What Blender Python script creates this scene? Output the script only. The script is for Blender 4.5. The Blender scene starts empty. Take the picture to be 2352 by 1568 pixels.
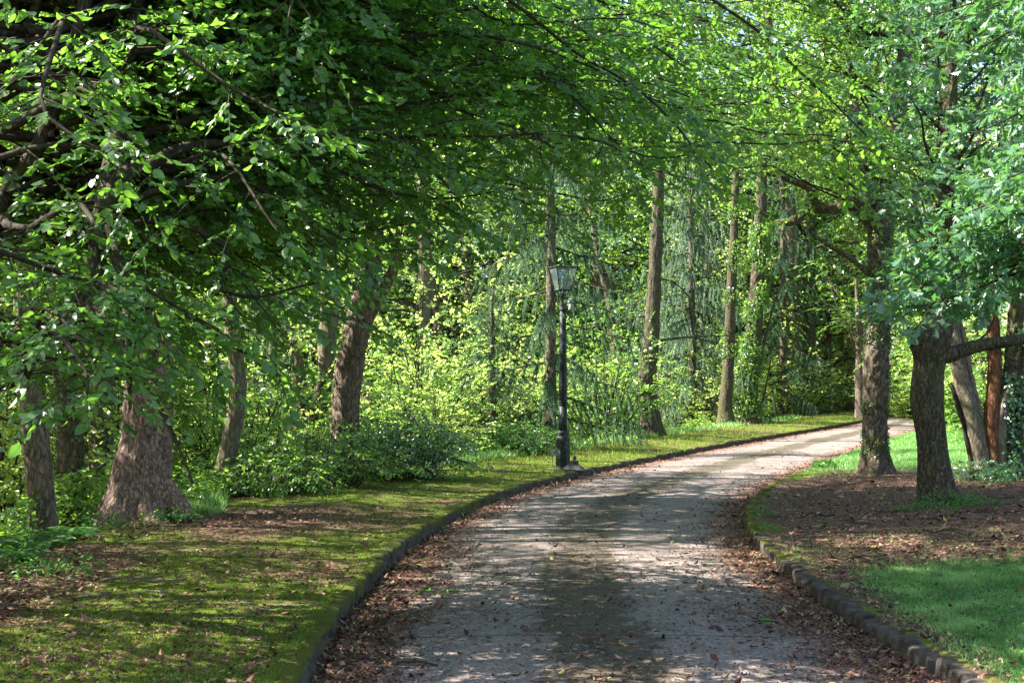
import bpy, math
import numpy as np
from mathutils import Vector
PI = math.pi
SC = bpy.context.scene
COL = SC.collection

# ------------------------------------------------------------------ camera, sky, sun
FPX = 2352 * 50 / 36.0                      # focal length in photo pixels (photo read at 2352 x 1568)
CAM_Z = 1.6
PITCH = math.atan(116 / FPX)
cam = bpy.data.cameras.new('camera'); cam.lens = 50; cam.sensor_width = 36
cam.clip_start = 0.1; cam.clip_end = 1500
camo = bpy.data.objects.new('camera', cam); COL.objects.link(camo)
camo.location = (0, 0, CAM_Z); camo.rotation_euler = (PI / 2 + PITCH, 0, 0)
SC.camera = camo
SUN_AZ = math.radians(-86)                  # from +Y towards -X (ahead and to the left)
SUN_EL = math.radians(45)
sd = Vector((math.sin(SUN_AZ) * math.cos(SUN_EL), math.cos(SUN_AZ) * math.cos(SUN_EL), math.sin(SUN_EL)))
world = bpy.data.worlds.new('World'); SC.world = world; world.use_nodes = True
wn = world.node_tree; wn.nodes.clear()
sky = wn.nodes.new('ShaderNodeTexSky'); sky.sky_type = 'NISHITA'; sky.sun_disc = False
sky.sun_elevation = SUN_EL; sky.sun_rotation = SUN_AZ
sky.air_density = 1.0; sky.dust_density = 1.5; sky.ozone_density = 1.0
bg = wn.nodes.new('ShaderNodeBackground'); bg.inputs[1].default_value = 0.08
wo = wn.nodes.new('ShaderNodeOutputWorld')
wn.links.new(sky.outputs[0], bg.inputs[0]); wn.links.new(bg.outputs[0], wo.inputs[0])
sl = bpy.data.lights.new('sun', 'SUN'); sl.energy = 5.0; sl.angle = math.radians(0.46); sl.color = (1, .95, .86)
so = bpy.data.objects.new('sun', sl); COL.objects.link(so)
so.rotation_euler = (-sd).to_track_quat('-Z', 'Y').to_euler()
SC.view_settings.view_transform = 'Standard'; SC.view_settings.look = 'None'
SC.view_settings.exposure = 2.5; SC.view_settings.gamma = 1
SC.view_settings.use_curve_mapping = False
SC.cycles.use_denoising = True
SC.cycles.max_bounces = 6; SC.cycles.diffuse_bounces = 4; SC.cycles.glossy_bounces = 2
SC.cycles.transmission_bounces = 5; SC.cycles.transparent_max_bounces = 8
SC.cycles.sample_clamp_indirect = 6; SC.cycles.caustics_reflective = False; SC.cycles.caustics_refractive = False

# ------------------------------------------------------------------ small maths
def nz(v):
    v = np.asarray(v, float); return v / np.maximum(np.linalg.norm(v, axis=-1, keepdims=True), 1e-9)
def _h(ix, iy, iz, s):
    with np.errstate(over='ignore'):
        n = (ix.astype(np.uint32) * np.uint32(374761393) + iy.astype(np.uint32) * np.uint32(668265263)
             + iz.astype(np.uint32) * np.uint32(2147483647 - 1013) + np.uint32((s * 974711) & 0xffffffff))
        n = (n ^ (n >> np.uint32(13))) * np.uint32(1274126177); n ^= n >> np.uint32(16)
        n = n * np.uint32(2246822519); n ^= n >> np.uint32(15)
    return n.astype(np.float64) / 4294967295.0
def vnoise(p, s=0):
    p = np.asarray(p, float); f = np.floor(p); i = f.astype(np.int64); t = p - f; t = t * t * (3 - 2 * t)
    r = 0
    for dx in (0, 1):
        for dy in (0, 1):
            for dz in (0, 1):
                w = (t[..., 0] if dx else 1 - t[..., 0]) * (t[..., 1] if dy else 1 - t[..., 1]) * (t[..., 2] if dz else 1 - t[..., 2])
                r = r + w * _h(i[..., 0] + dx, i[..., 1] + dy, i[..., 2] + dz, s)
    return r
def fbm(p, o=3, s=0):
    p = np.asarray(p, float); a = 1; r = 0; t = 0
    for k in range(o): r = r + a * vnoise(p * 2 ** k, s + k); t += a; a *= .5
    return r / t
def n2(x, y, sc, o=3, s=0): return fbm(np.stack([np.asarray(x) / sc, np.asarray(y) / sc, np.zeros_like(np.asarray(x, float)) + s * .37], -1), o, s)
def sstep(a, b, x): t = np.clip((x - a) / (b - a), 0, 1); return t * t * (3 - 2 * t)

# ------------------------------------------------------------------ road edges and terrain
LK = np.array([[2, -1.05], [5, -1.1], [7.8, -1.14], [9.0, -1.17], [10.45, -1.2], [13.4, -1.13], [16.6, -.9], [20.1, -.47], [23.2, .17], [26.8, 1.26]], float)
RK = np.array([[2, 2.5], [5, 2.45], [7.8, 2.42], [9.25, 2.36], [10.56, 2.34], [11.9, 2.4], [13.07, 2.44], [14.5, 2.5], [16.6, 2.72], [19.4, 3.2], [21.3, 3.68], [23.8, 4.35], [26.8, 5.3]], float)
def rise(y): return 0.012 * np.log1p(np.exp(np.clip((np.asarray(y, float) - 30) / 2.5, -30, 60))) * 2.5
def px_ground(px, py, dz=0.0):
    """ray through a photo pixel down to the road plane"""
    k = (px - 1176) / FPX; a = math.tan(math.atan((784 - py) / FPX) + PITCH)
    Y = 5.0
    for _ in range(4000):
        z = CAM_Z + a * Y
        if z <= rise(Y) + dz: break
        Y += 0.05
    return Y, k * Y * 1.0
far_l = [px_ground(x, y) for x, y in ((1450, 1068), (1600, 1038), (1750, 1010), (1900, 985), (2090, 949))]
far_r = [px_ground(x, y) for x, y in ((1870, 1075), (1925, 1052), (1980, 1030), (2090, 996))]
LK = np.vstack([LK, far_l]); RK = np.vstack([RK, far_r])
def ext(K):
    d = (K[-1] - K[-3]) / np.linalg.norm(K[-1] - K[-3])
    K = np.vstack([[[-30, K[0, 1]]], K, [K[-1] + d * 20], [K[-1] + d * 60], [K[-1] + d * 160]])
    yy = np.arange(-30, 200, .25); xx = np.interp(yy, K[:, 0], K[:, 1])
    k = np.exp(-np.linspace(-2, 2, 13) ** 2); k /= k.sum()
    xp = np.pad(xx, 6, mode='edge'); return yy, np.convolve(xp, k, 'valid')
_ly, _lx = ext(LK); _ry, _rx = ext(RK)
def XL(y): return np.interp(y, _ly, _lx)
def XR(y): return np.interp(y, _ry, _rx)
def H(x, y):
    x = np.asarray(x, float); y = np.asarray(y, float)
    dl = XL(y) - x; dr = x - XR(y)
    z = rise(y)
    zl = .115 + .05 * (n2(x, y, 1.6, 3, 3) - .5) * sstep(.1, .8, dl) + .10 * sstep(.2, 1.6, dl) * n2(x, y, 4, 2, 9) - .02 * sstep(.12, .3, dl)
    drop = np.maximum(dl - 3.3, 0); zl = zl - 3.2 * (1 - np.exp(-drop / 9.0)) + np.maximum(dl - 32, 0) * .16
    zr = .10 + .06 * (n2(x, y, 1.8, 3, 5) - .5) * sstep(.1, .8, dr) + .12 * sstep(.2, 2.5, dr) * n2(x, y, 5, 2, 11) - .02 * sstep(.1, .3, dr) + .012 * np.maximum(dr - 2, 0)
    road = -.06
    o = np.where(dl > 0, road + (zl - road) * sstep(.02, .1, dl), np.where(dr > 0, road + (zr - road) * sstep(.02, .1, dr), road))
    return z + o
def P(px, py, Y):
    a = math.tan(math.atan((784 - py) / FPX) + PITCH)
    return np.array([(px - 1176) / FPX * Y, Y, CAM_Z + a * Y])
def on(x, y, dz=0): return np.array([x, y, float(H(x, y)) + dz])
def foot(px, Y, dz=-.1): x = (px - 1176) / FPX * Y; return on(x, Y, dz)

# ------------------------------------------------------------------ mesh helpers
def mk(name, V, F, mat, parent=None, smooth=False, attrs=None, uv=None, sizes=None):
    """F: (n,k) array, or flat loop array with sizes"""
    V = np.asarray(V, np.float32); me = bpy.data.meshes.new(name)
    if sizes is None:
        F = np.asarray(F, np.int32); sizes = np.full(len(F), F.shape[1], np.int32); F = F.ravel()
    F = np.asarray(F, np.int32); sizes = np.asarray(sizes, np.int32)
    me.vertices.add(len(V)); me.vertices.foreach_set('co', V.ravel())
    me.loops.add(len(F)); me.loops.foreach_set('vertex_index', F)
    me.polygons.add(len(sizes)); me.polygons.foreach_set('loop_start', np.concatenate([[0], np.cumsum(sizes)[:-1]]).astype(np.int32))
    me.polygons.foreach_set('use_smooth', np.full(len(sizes), smooth))
    me.update(calc_edges=True)
    for k, a in (attrs or {}).items():
        at = me.attributes.new(k, 'FLOAT', 'POINT'); at.data.foreach_set('value', np.asarray(a, np.float32))
    if uv is not None:
        l = me.uv_layers.new(name='UVMap'); l.data.foreach_set('uv', np.asarray(uv, np.float32)[F].ravel())
    me.materials.append(mat)
    o = bpy.data.objects.new(name, me); COL.objects.link(o)
    if parent is not None: o.parent = parent
    return o
class MB:
    def __init__(s): s.V = []; s.F = []; s.S = []; s.n = 0; s.A = {}
    def add(s, V, F, **at):
        V = np.asarray(V, float).reshape(-1, 3)
        for f in F: s.F.extend(int(i) + s.n for i in f); s.S.append(len(f))
        s.V.append(V); s.n += len(V)
        for k, a in at.items(): s.A.setdefault(k, []).append(np.broadcast_to(a, len(V)))
    def quads(s, V, Q, **at):
        V = np.asarray(V, float).reshape(-1, 3); Q = np.asarray(Q, int)
        s.F.extend((Q + s.n).ravel().tolist()); s.S.extend([Q.shape[1]] * len(Q)); s.V.append(V); s.n += len(V)
        for k, a in at.items(): s.A.setdefault(k, []).append(np.broadcast_to(a, len(V)))
    def build(s, name, mat, parent=None, smooth=False):
        if not s.V: return None
        return mk(name, np.concatenate(s.V), s.F, mat, parent, smooth, {k: np.concatenate(a) for k, a in s.A.items()}, None, s.S)
def resample(p, step=None, n=None):
    p = np.asarray(p, float)
    if len(p) > 2:   # Catmull-Rom
        q = np.vstack([2 * p[0] - p[1], p, 2 * p[-1] - p[-2]]); out = []
        for i in range(1, len(q) - 2):
            t = np.linspace(0, 1, 12, endpoint=False)[:, None]
            a, b, c, d = q[i - 1], q[i], q[i + 1], q[i + 2]
            out.append(.5 * (2 * b + (c - a) * t + (2 * a - 5 * b + 4 * c - d) * t ** 2 + (3 * b - a - 3 * c + d) * t ** 3))
        p = np.vstack(out + [p[-1:]])
    s = np.concatenate([[0], np.cumsum(np.linalg.norm(np.diff(p, axis=0), axis=1))])
    if n is None: n = max(3, int(s[-1] / step) + 1)
    t = np.linspace(0, s[-1], n)
    return np.stack([np.interp(t, s, p[:, k]) for k in range(3)], 1)
def tube(p, r, sides=6, cap=False):
    p = np.asarray(p, float); n = len(p); r = np.broadcast_to(r, n)
    T = nz(np.gradient(p, axis=0)); u = np.cross(T[0], [0, 0, 1.]);
    if np.linalg.norm(u) < .2: u = np.cross(T[0], [1., 0, 0])
    u = nz(u); U = [u]
    for i in range(1, n): u = nz(u - T[i] * np.dot(u, T[i])); U.append(u)
    U = np.array(U); W = np.cross(T, U); a = np.linspace(0, 2 * PI, sides, endpoint=False)
    V = p[:, None] + r[:, None, None] * (np.cos(a)[None, :, None] * U[:, None] + np.sin(a)[None, :, None] * W[:, None])
    i = np.arange(n - 1)[:, None] * sides; j = np.arange(sides)[None]; j2 = (j + 1) % sides
    Q = np.stack([i + j, i + j2, i + sides + j2, i + sides + j], -1).reshape(-1, 4)
    return V.reshape(-1, 3), Q
def wobble(p, amp, sc, s): return p + amp * (np.stack([vnoise(p / sc, s + k) for k in range(3)], 1) - .5) * 2

def tag(o, label=None, cat=None, group=None, kind=None):
    if label: o['label'] = label
    if cat: o['category'] = cat
    if group: o['group'] = group
    if kind: o['kind'] = kind
    return o
def thing(name, loc, label, cat, group=None):
    o = bpy.data.objects.new(name, None); COL.objects.link(o); o.location = loc; o.empty_display_size = .2
    return tag(o, label, cat, group)
def reparent(root, objs):
    """meshes were made in world coordinates: move their vertices to the root's frame"""
    L = np.array(root.location, np.float32)
    for o in objs:
        if o is None: continue
        me = o.data; a = np.empty(len(me.vertices) * 3, np.float32); me.vertices.foreach_get('co', a)
        a = a.reshape(-1, 3) - L; me.vertices.foreach_set('co', a.ravel()); me.update(); o.parent = root
def copy_tree(o, loc, rz, sc, label=None):
    r = o.copy(); COL.objects.link(r); r.location = loc; r.rotation_euler = (0, 0, rz); r.scale = sc
    if label: r['label'] = label
    for ch in o.children:
        c = ch.copy(); COL.objects.link(c); c.parent = r
        for g in ch.children: d = g.copy(); COL.objects.link(d); d.parent = c
    return r

# ------------------------------------------------------------------ materials
class NT:
    def __init__(s, name):
        s.m = bpy.data.materials.new(name); s.m.use_nodes = True; s.t = s.m.node_tree; s.t.nodes.clear()
        s.out = s.t.nodes.new('ShaderNodeOutputMaterial')
    def n(s, typ, ins=None, **kw):
        o = s.t.nodes.new('ShaderNode' + typ)
        for k, v in kw.items(): setattr(o, k, v)
        for k, v in (ins or {}).items(): s.put(o.inputs[k], v)
        return o
    def put(s, sock, v):
        if isinstance(v, bpy.types.NodeSocket): s.t.links.new(v, sock)
        elif isinstance(v, bpy.types.Node): s.t.links.new(v.outputs[0], sock)
        else:
            if isinstance(v, (tuple, list)) and len(v) == 3 and sock.type == 'RGBA': v = (*v, 1)
            sock.default_value = v
    def ramp(s, fac, stops, interp='LINEAR'):
        o = s.n('ValToRGB', {0: fac}); e = o.color_ramp.elements; o.color_ramp.interpolation = interp
        while len(e) < len(stops): e.new(.5)
        for i, (p, c) in enumerate(stops): e[i].position = p; e[i].color = (*c, 1) if len(c) == 3 else c
        return o.outputs[0]
    def attr(s, name): return s.n('Attribute', attribute_name=name).outputs['Fac']
    def math(s, op, a, b=0.0, c=None, clamp=False):
        o = s.n('Math', {0: a, 1: b}, operation=op, use_clamp=clamp)
        if c is not None: s.put(o.inputs[2], c)
        return o.outputs[0]
    def noise(s, vec, scale, detail=4, rough=.55): return s.n('TexNoise', {'Vector': vec, 'Scale': scale, 'Detail': detail, 'Roughness': rough}).outputs[0]
    def mix(s, f, a, b):
        o = s.n('Mix', data_type='RGBA'); s.put(o.inputs[0], f); s.put(o.inputs[6], a); s.put(o.inputs[7], b); return o.outputs[2]
    def step(s, v, lo, hi): return s.n('MapRange', {0: v, 1: lo, 2: hi}, interpolation_type='SMOOTHSTEP').outputs[0]
    def bump(s, h, dist, st=1.0): return s.n('Bump', {'Height': h, 'Distance': dist, 'Strength': st}).outputs[0]
    def bsdf(s, col, rough=.8, spec=.3, normal=None):
        o = s.n('BsdfPrincipled', {'Base Color': col, 'Roughness': rough, 'Specular IOR Level': spec})
        if normal is not None: s.put(o.inputs['Normal'], normal)
        return o
    def fin(s, sh): s.put(s.out.inputs[0], sh); return s.m
def leaf_mat(name, dark, mid, light, trans, fac=.42, rough=.42, spec=.5):
    t = NT(name); r = t.attr('rnd')
    c = t.ramp(r, [(0, dark), (.55, mid), (.93, light), (1, light)])
    gain = t.ramp(r, [(0, tuple(x * .75 for x in trans)), (.6, trans), (1, tuple(min(1, x * 1.35) for x in trans))])
    b = t.bsdf(c, rough, spec); tr = t.n('BsdfTranslucent', {'Color': gain})
    return t.fin(t.n('MixShader', {0: fac, 1: b, 2: tr}))
M = {}
M['hornbeam'] = leaf_mat('hornbeam_leaf', (.03, .085, .02), (.055, .14, .025), (.10, .20, .04), (.21, .46, .04), .43, .33, .75)
M['lime'] = leaf_mat('lime_leaf', (.03, .09, .028), (.06, .145, .034), (.115, .21, .05), (.30, .52, .06), .48, .34, .7)
M['hazel'] = leaf_mat('hazel_leaf', (.06, .13, .035), (.11, .21, .055), (.19, .31, .09), (.58, .74, .16), .55, .34, .7)
M['oak'] = leaf_mat('oak_leaf', (.035, .10, .045), (.062, .145, .07), (.11, .21, .11), (.16, .38, .07), .32, .30, .9)
M['spruce'] = leaf_mat('spruce_needle', (.035, .085, .045), (.065, .14, .075), (.12, .21, .11), (.14, .28, .09), .25, .5, .4)
M['spruce_sun_painted'] = leaf_mat('sun_painted_spruce_needle', (.05, .11, .06), (.12, .20, .12), (.25, .34, .24), (.16, .30, .12), .3, .4, .6)  # spruce needles again, whitened: strong sunlight painted into the colour
M['fern'] = leaf_mat('fern_leaf', (.03, .09, .02), (.05, .14, .03), (.08, .2, .05), (.16, .38, .05), .4, .45, .4)
M['grass'] = leaf_mat('grass_blade', (.06, .14, .03), (.16, .30, .08), (.36, .48, .19), (.28, .54, .11), .35, .45, .4)
M['mossgrass'] = leaf_mat('moss_blade', (.05, .085, .012), (.12, .17, .02), (.27, .31, .06), (.28, .38, .05), .3, .6, .2)
M['ivy'] = leaf_mat('ivy_leaf', (.02, .06, .015), (.045, .09, .02), (.13, .14, .04), (.15, .25, .03), .3, .35, .6)

def bark_mat(name, c1, c2, moss=(.06, .07, .015), mossamt=.3, sx=9, sz=2.2, lichen=.1, bd=.02):
    t = NT(name); g = t.n('NewGeometry').outputs['Position']
    wv = t.n('TexNoise', {'Vector': g, 'Scale': 5.0, 'Detail': 3}).outputs['Color']
    gw = t.n('VectorMath', {0: g, 1: t.n('VectorMath', {0: wv, 1: (.16, .16, .16)}, operation='MULTIPLY').outputs[0]}, operation='ADD').outputs[0]
    mp = t.n('Mapping', {'Vector': gw, 'Scale': (sx, sx, sz)}).outputs[0]
    n1 = t.noise(mp, 1.9, 7, .7); v = t.n('TexVoronoi', {'Vector': mp, 'Scale': 1.7, 'Randomness': 1.0}, feature='DISTANCE_TO_EDGE').outputs[0]
    n3 = t.noise(g, 2.2, 3); n4 = t.noise(g, 22, 4)
    f = t.math('ADD', t.math('MULTIPLY', t.step(v, -.02, .3), .22), t.math('MULTIPLY', n1, .95))
    c = t.mix(t.step(f, .35, .95), c1, c2)
    c = t.mix(t.math('MULTIPLY', t.step(n3, .45, .7), mossamt), c, moss)
    c = t.mix(t.math('MULTIPLY', t.step(n4, .6, .68), lichen), c, (.34, .36, .3))
    return t.fin(t.bsdf(c, .9, .15, t.bump(t.math('ADD', f, t.math('MULTIPLY', n4, .25)), bd, .9)))
M['bark_pine'] = bark_mat('pine_bark', (.085, .052, .042), (.42, .295, .25), mossamt=.12, sx=15, sz=5, bd=.03)
M['bark_brown'] = bark_mat('brown_bark', (.055, .04, .032), (.27, .20, .155), mossamt=.2, sx=12, sz=3)
M['bark_oak'] = bark_mat('oak_bark', (.026, .021, .013), (.15, .12, .08), mossamt=.5, sx=17, sz=2.0, lichen=.35)
M['bark_ivy'] = bark_mat('ivy_bark', (.04, .032, .022), (.24, .19, .145), mossamt=.5, sx=11, sz=4)
M['bark_red'] = bark_mat('red_bark', (.07, .028, .014), (.24, .11, .055), mossamt=.25, sx=14, sz=2)
M['bark_pale'] = bark_mat('pale_bark', (.09, .07, .05), (.26, .22, .16), mossamt=.35, sx=10, sz=2)
M['bark_twig'] = bark_mat('twig_bark', (.018, .014, .010), (.06, .048, .036), mossamt=.3, sx=20, sz=6, bd=.004)
M['bark_dark'] = bark_mat('dark_bark', (.014, .011, .008), (.075, .06, .042), mossamt=.45, sx=20, sz=5, lichen=.4, bd=.012)

def ground_material():
    t = NT('ground_earth'); g = t.n('NewGeometry').outputs['Position']
    moss, lawn, lit = t.attr('moss'), t.attr('lawn'), t.attr('litter')
    nb = t.noise(g, .9, 5, .6); nm = t.noise(g, 4.5, 5, .65); nf = t.noise(g, 38, 4, .7); ng = t.noise(g, 130, 2, .6)
    vor = t.n('TexVoronoi', {'Vector': g, 'Scale': 46}).outputs['Color']
    sep = t.n('SeparateColor', {0: vor}).outputs
    soil = t.mix(nf, (.035, .022, .015), (.12, .075, .05))
    leafc = t.ramp(sep[0], [(0, (.03, .018, .012)), (.35, (.085, .045, .032)), (.6, (.14, .075, .055)), (.85, (.19, .12, .085)), (1, (.27, .19, .14))])
    soil = t.mix(t.step(t.math('ADD', sep[1], t.math('MULTIPLY', nm, .6)), .35, .8), soil, leafc)
    mossc = t.ramp(t.math('ADD', t.math('MULTIPLY', nm, .6), t.math('MULTIPLY', ng, .4)), [(.25, (.028, .04, .007)), (.5, (.08, .115, .013)), (.75, (.16, .19, .028))])
    lawnc = t.ramp(t.math('ADD', t.math('MULTIPLY', nm, .5), t.math('MULTIPLY', ng, .5)), [(.3, (.03, .06, .02)), (.5, (.05, .14, .03)), (.7, (.10, .22, .05))])
    mm = t.step(t.math('ADD', moss, t.math('MULTIPLY', t.math('SUBTRACT', t.math('ADD', nb, t.math('MULTIPLY', nm, .8)), .9), 1.1)), .38, .62)
    ll = t.step(t.math('ADD', lawn, t.math('MULTIPLY', t.math('SUBTRACT', nm, .5), .7)), .4, .6)
    c = t.mix(mm, soil, mossc); c = t.mix(ll, c, lawnc)
    h = t.math('ADD', t.math('MULTIPLY', nf, .6), t.math('ADD', t.math('MULTIPLY', ng, .3), nm))
    return t.fin(t.bsdf(c, .95, .1, t.bump(h, .03, .9)))
M['ground'] = ground_material()

def road_material():
    t = NT('road_concrete'); g = t.n('NewGeometry').outputs['Position']
    uv = t.n('UVMap', uv_map='UVMap').outputs[0]; su = t.n('SeparateXYZ', {0: uv}).outputs
    u, v = su[0], su[1]
    nb = t.noise(g, .8, 4, .6); nm = t.noise(g, 3.5, 5, .65); nf = t.noise(g, 60, 3, .7); ng = t.noise(g, 170, 2, .7)
    vo = t.n('TexVoronoi', {'Vector': g, 'Scale': 75}).outputs['Color']; vc = t.n('SeparateColor', {0: vo}).outputs
    c = t.ramp(vc[0], [(0, (.05, .043, .04)), (.4, (.135, .112, .102)), (.75, (.20, .166, .15)), (1, (.44, .38, .35))])
    c = t.mix(.5, c, t.ramp(nm, [(.3, (.095, .075, .066)), (.7, (.245, .195, .168))]))
    # darker worn stretches and mossy middle strip
    wob = t.math('ADD', u, t.math('MULTIPLY', t.math('SUBTRACT', nb, .5), .16))
    cen = t.math('ABSOLUTE', t.math('SUBTRACT', wob, .49))
    strip = t.math('MULTIPLY', t.math('SUBTRACT', 1.0, t.step(t.math('ADD', cen, t.math('MULTIPLY', t.math('SUBTRACT', nm, .5), .26)), .07, .12)), t.step(t.math('ADD', nm, t.math('MULTIPLY', nf, .45)), .42, .72))
    mossc = t.mix(t.step(t.math('ADD', t.math('MULTIPLY', nf, .6), t.math('MULTIPLY', nm, .6)), .4, .8), (.022, .018, .010), (.09, .072, .04))
    c = t.mix(t.math('MULTIPLY', strip, .9), c, mossc)
    edge = t.math('MINIMUM', u, t.math('SUBTRACT', 1.0, u))
    e2 = t.math('ADD', edge, t.math('MULTIPLY', t.math('SUBTRACT', nm, .5), .22))
    em = t.math('SUBTRACT', 1.0, t.step(e2, .07, .17))
    em = t.math('MULTIPLY', em, t.step(t.math('ADD', vc[1], nm), .45, .85))
    litc = t.ramp(vc[2], [(0, (.055, .028, .018)), (.5, (.15, .06, .04)), (.8, (.22, .10, .065)), (1, (.28, .19, .12))])
    c = t.mix(em, c, litc)
    jd = t.math('ABSOLUTE', t.math('SUBTRACT', t.math('FRACT', t.math('DIVIDE', t.math('ADD', v, t.math('MULTIPLY', nb, .03)), 3.05)), .5))
    jl = t.math('SUBTRACT', 1.0, t.step(jd, .002, .006))
    c = t.mix(t.math('MULTIPLY', jl, .85), c, (.02, .018, .014))
    gw = t.n('VectorMath', {0: g, 1: t.n('VectorMath', {0: t.n('TexNoise', {'Vector': g, 'Scale': 2.5, 'Detail': 5}).outputs['Color'], 1: (.55, .55, 0)}, operation='MULTIPLY').outputs[0]}, operation='ADD').outputs[0]
    cv = t.n('TexVoronoi', {'Vector': gw, 'Scale': .42}, feature='DISTANCE_TO_EDGE').outputs[0]
    ck = t.math('MULTIPLY', t.math('SUBTRACT', 1.0, t.step(cv, .0015, .005)), t.step(nb, .5, .56)); jl = t.math('MAXIMUM', jl, ck); c = t.mix(t.math('MULTIPLY', ck, .8), c, (.025, .02, .015))
    pt = t.n('TexVoronoi', {'Vector': gw, 'Scale': .9}).outputs['Color']; ps_ = t.n('SeparateColor', {0: pt}).outputs[0]
    c = t.mix(t.math('MULTIPLY', t.step(ps_, .55, .6), .22), c, (.05, .043, .038)); c = t.mix(t.math('MULTIPLY', t.step(t.noise(g, 11, 4, .7), .58, .66), .35), c, (.055, .045, .036))
    h = t.math('ADD', t.math('ADD', nf, t.math('MULTIPLY', vc[0], .5)), t.math('MULTIPLY', jl, -3))
    return t.fin(t.bsdf(c, .85, .25, t.bump(h, .004, .9)))
M['road'] = road_material()
def stone_mat():
    t = NT('kerb_stone'); g = t.n('NewGeometry'); p = g.outputs['Position']
    nzv = t.n('SeparateXYZ', {0: g.outputs['Normal']}).outputs[2]
    n1 = t.noise(p, 9, 6, .7); n2_ = t.noise(p, 45, 4, .7); n3 = t.noise(p, 1.1, 3)
    c = t.mix(t.step(n1, .3, .7), (.02, .017, .014), (.10, .08, .066)); c = t.mix(t.math('MULTIPLY', t.step(n2_, .6, .72), .5), c, (.32, .31, .28))
    mo = t.step(t.math('ADD', t.math('MULTIPLY', t.attr('moss'), 1.0), t.math('ADD', t.math('MULTIPLY', nzv, .35), t.math('SUBTRACT', t.math('ADD', t.math('MULTIPLY', n1, .8), n3), 1.2))), .25, .55)
    c = t.mix(mo, c, t.mix(n2_, (.03, .038, .006), (.12, .125, .015)))
    return t.fin(t.bsdf(c, .9, .15, t.bump(t.math('ADD', n1, n2_), .012, .9)))
M['stone'] = stone_mat()
def flake_mat(name, stops, trans=.15):
    t = NT(name); c = t.ramp(t.attr('rnd'), stops)
    return t.fin(t.n('MixShader', {0: trans, 1: t.bsdf(c, .6, .3), 2: t.n('BsdfTranslucent', {'Color': c})}))
M['litter'] = flake_mat('dry_leaf', [(0, (.03, .016, .011)), (.3, (.10, .042, .028)), (.6, (.19, .08, .052)), (.8, (.22, .13, .08)), (.92, (.32, .24, .15)), (.97, (.32, .30, .06)), (1, (.10, .18, .04))])

# ------------------------------------------------------------------ ground and road
def grow_list(a, b, s0, k):
    o = [a]
    while o[-1] < b: o.append(o[-1] + max(s0, (o[-1]) * k))
    return np.array(o)
ys = np.concatenate([np.linspace(-25, 5.9, 14), [6.0]]); yy = 6.0; L_ = []
while yy < 220: yy += max(.07, yy * .0085); L_.append(yy)
ys = np.concatenate([ys, L_])
dl = np.concatenate([[.02, .05, .08, .11, .14], .14 + np.cumsum(np.minimum(.07 * 1.035 ** np.arange(150), 6))]); dl = dl[dl < 190]
XLv, XRv = XL(ys), XR(ys)
mid = np.linspace(.02, .98, 8)
X = np.concatenate([XLv[:, None] - dl[None, ::-1], XLv[:, None] + (XRv - XLv)[:, None] * mid, XRv[:, None] + dl[None]], 1)
Yg = np.repeat(ys[:, None], X.shape[1], 1); Z = H(X, Yg)
Z = Z + .022 * (n2(X, Yg, .22, 3, 21) - .5) * (Z > rise(Yg) + .02) * (Yg < 60)
r_, c_ = X.shape
ii = np.arange(r_ - 1)[:, None] * c_ + np.arange(c_ - 1)[None]
Q = np.stack([ii, ii + 1, ii + c_ + 1, ii + c_], -1).reshape(-1, 4)
def masks(x, y):
    dL = XL(y) - x; dR = x - XR(y)
    nn = n2(x, y, 1.1, 3, 31); nb = n2(x, y, 3.3, 2, 33)
    m = np.where(dL > 0, (.60 - .35 * sstep(.55, .8, nb)) * (1 - sstep(2.9, 4.2, dL)), 0)
    m = m - .75 * np.exp(-((dL - 2.0) / 1.3) ** 2 - ((y - 16.3) / 1.5) ** 2)      # less moss in a band by the big pine
    m = m - .9 * np.where(dL > 0, sstep(1.7, 2.8, dL) * (1 - sstep(12.2, 14.0, y)), 0)    # leafy corner
    m = m + np.where(dR > 0, .42 * (1 - sstep(.2, .9, dR)) + .45 * sstep(24, 28, y) * (1 - sstep(5, 8, dR)), 0)
    lawn = np.where(dR > 0, sstep(.35, .9, dR + .3 * nn - (y - 10) * .08) * (1 - sstep(11.3, 13.2, y + .35 * (x - 3) * 0 + 1.2 * (nn - .5))), 0)
    lawn = np.maximum(lawn, np.where(dR > .1, sstep(26, 29, y) * (1 - sstep(60, 70, y)) * (1 - sstep(7, 9, dR)) * .9, 0))
    lawn = np.maximum(lawn, np.where(dL > 0.1, .42 * sstep(26, 31, y) * (1 - sstep(2.2, 3.2, dL)) * nb * 1.5, 0))
    lit = np.clip(1 - m - lawn, 0, 1)
    return np.clip(m, 0, 1), np.clip(lawn, 0, 1), lit
mo, la, li = masks(X, Yg)
tag(mk('ground', np.stack([X, Yg, Z], -1).reshape(-1, 3), Q, M['ground'], None, True, {'moss': mo.ravel(), 'lawn': la.ravel(), 'litter': li.ravel()}), kind='structure')
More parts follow.
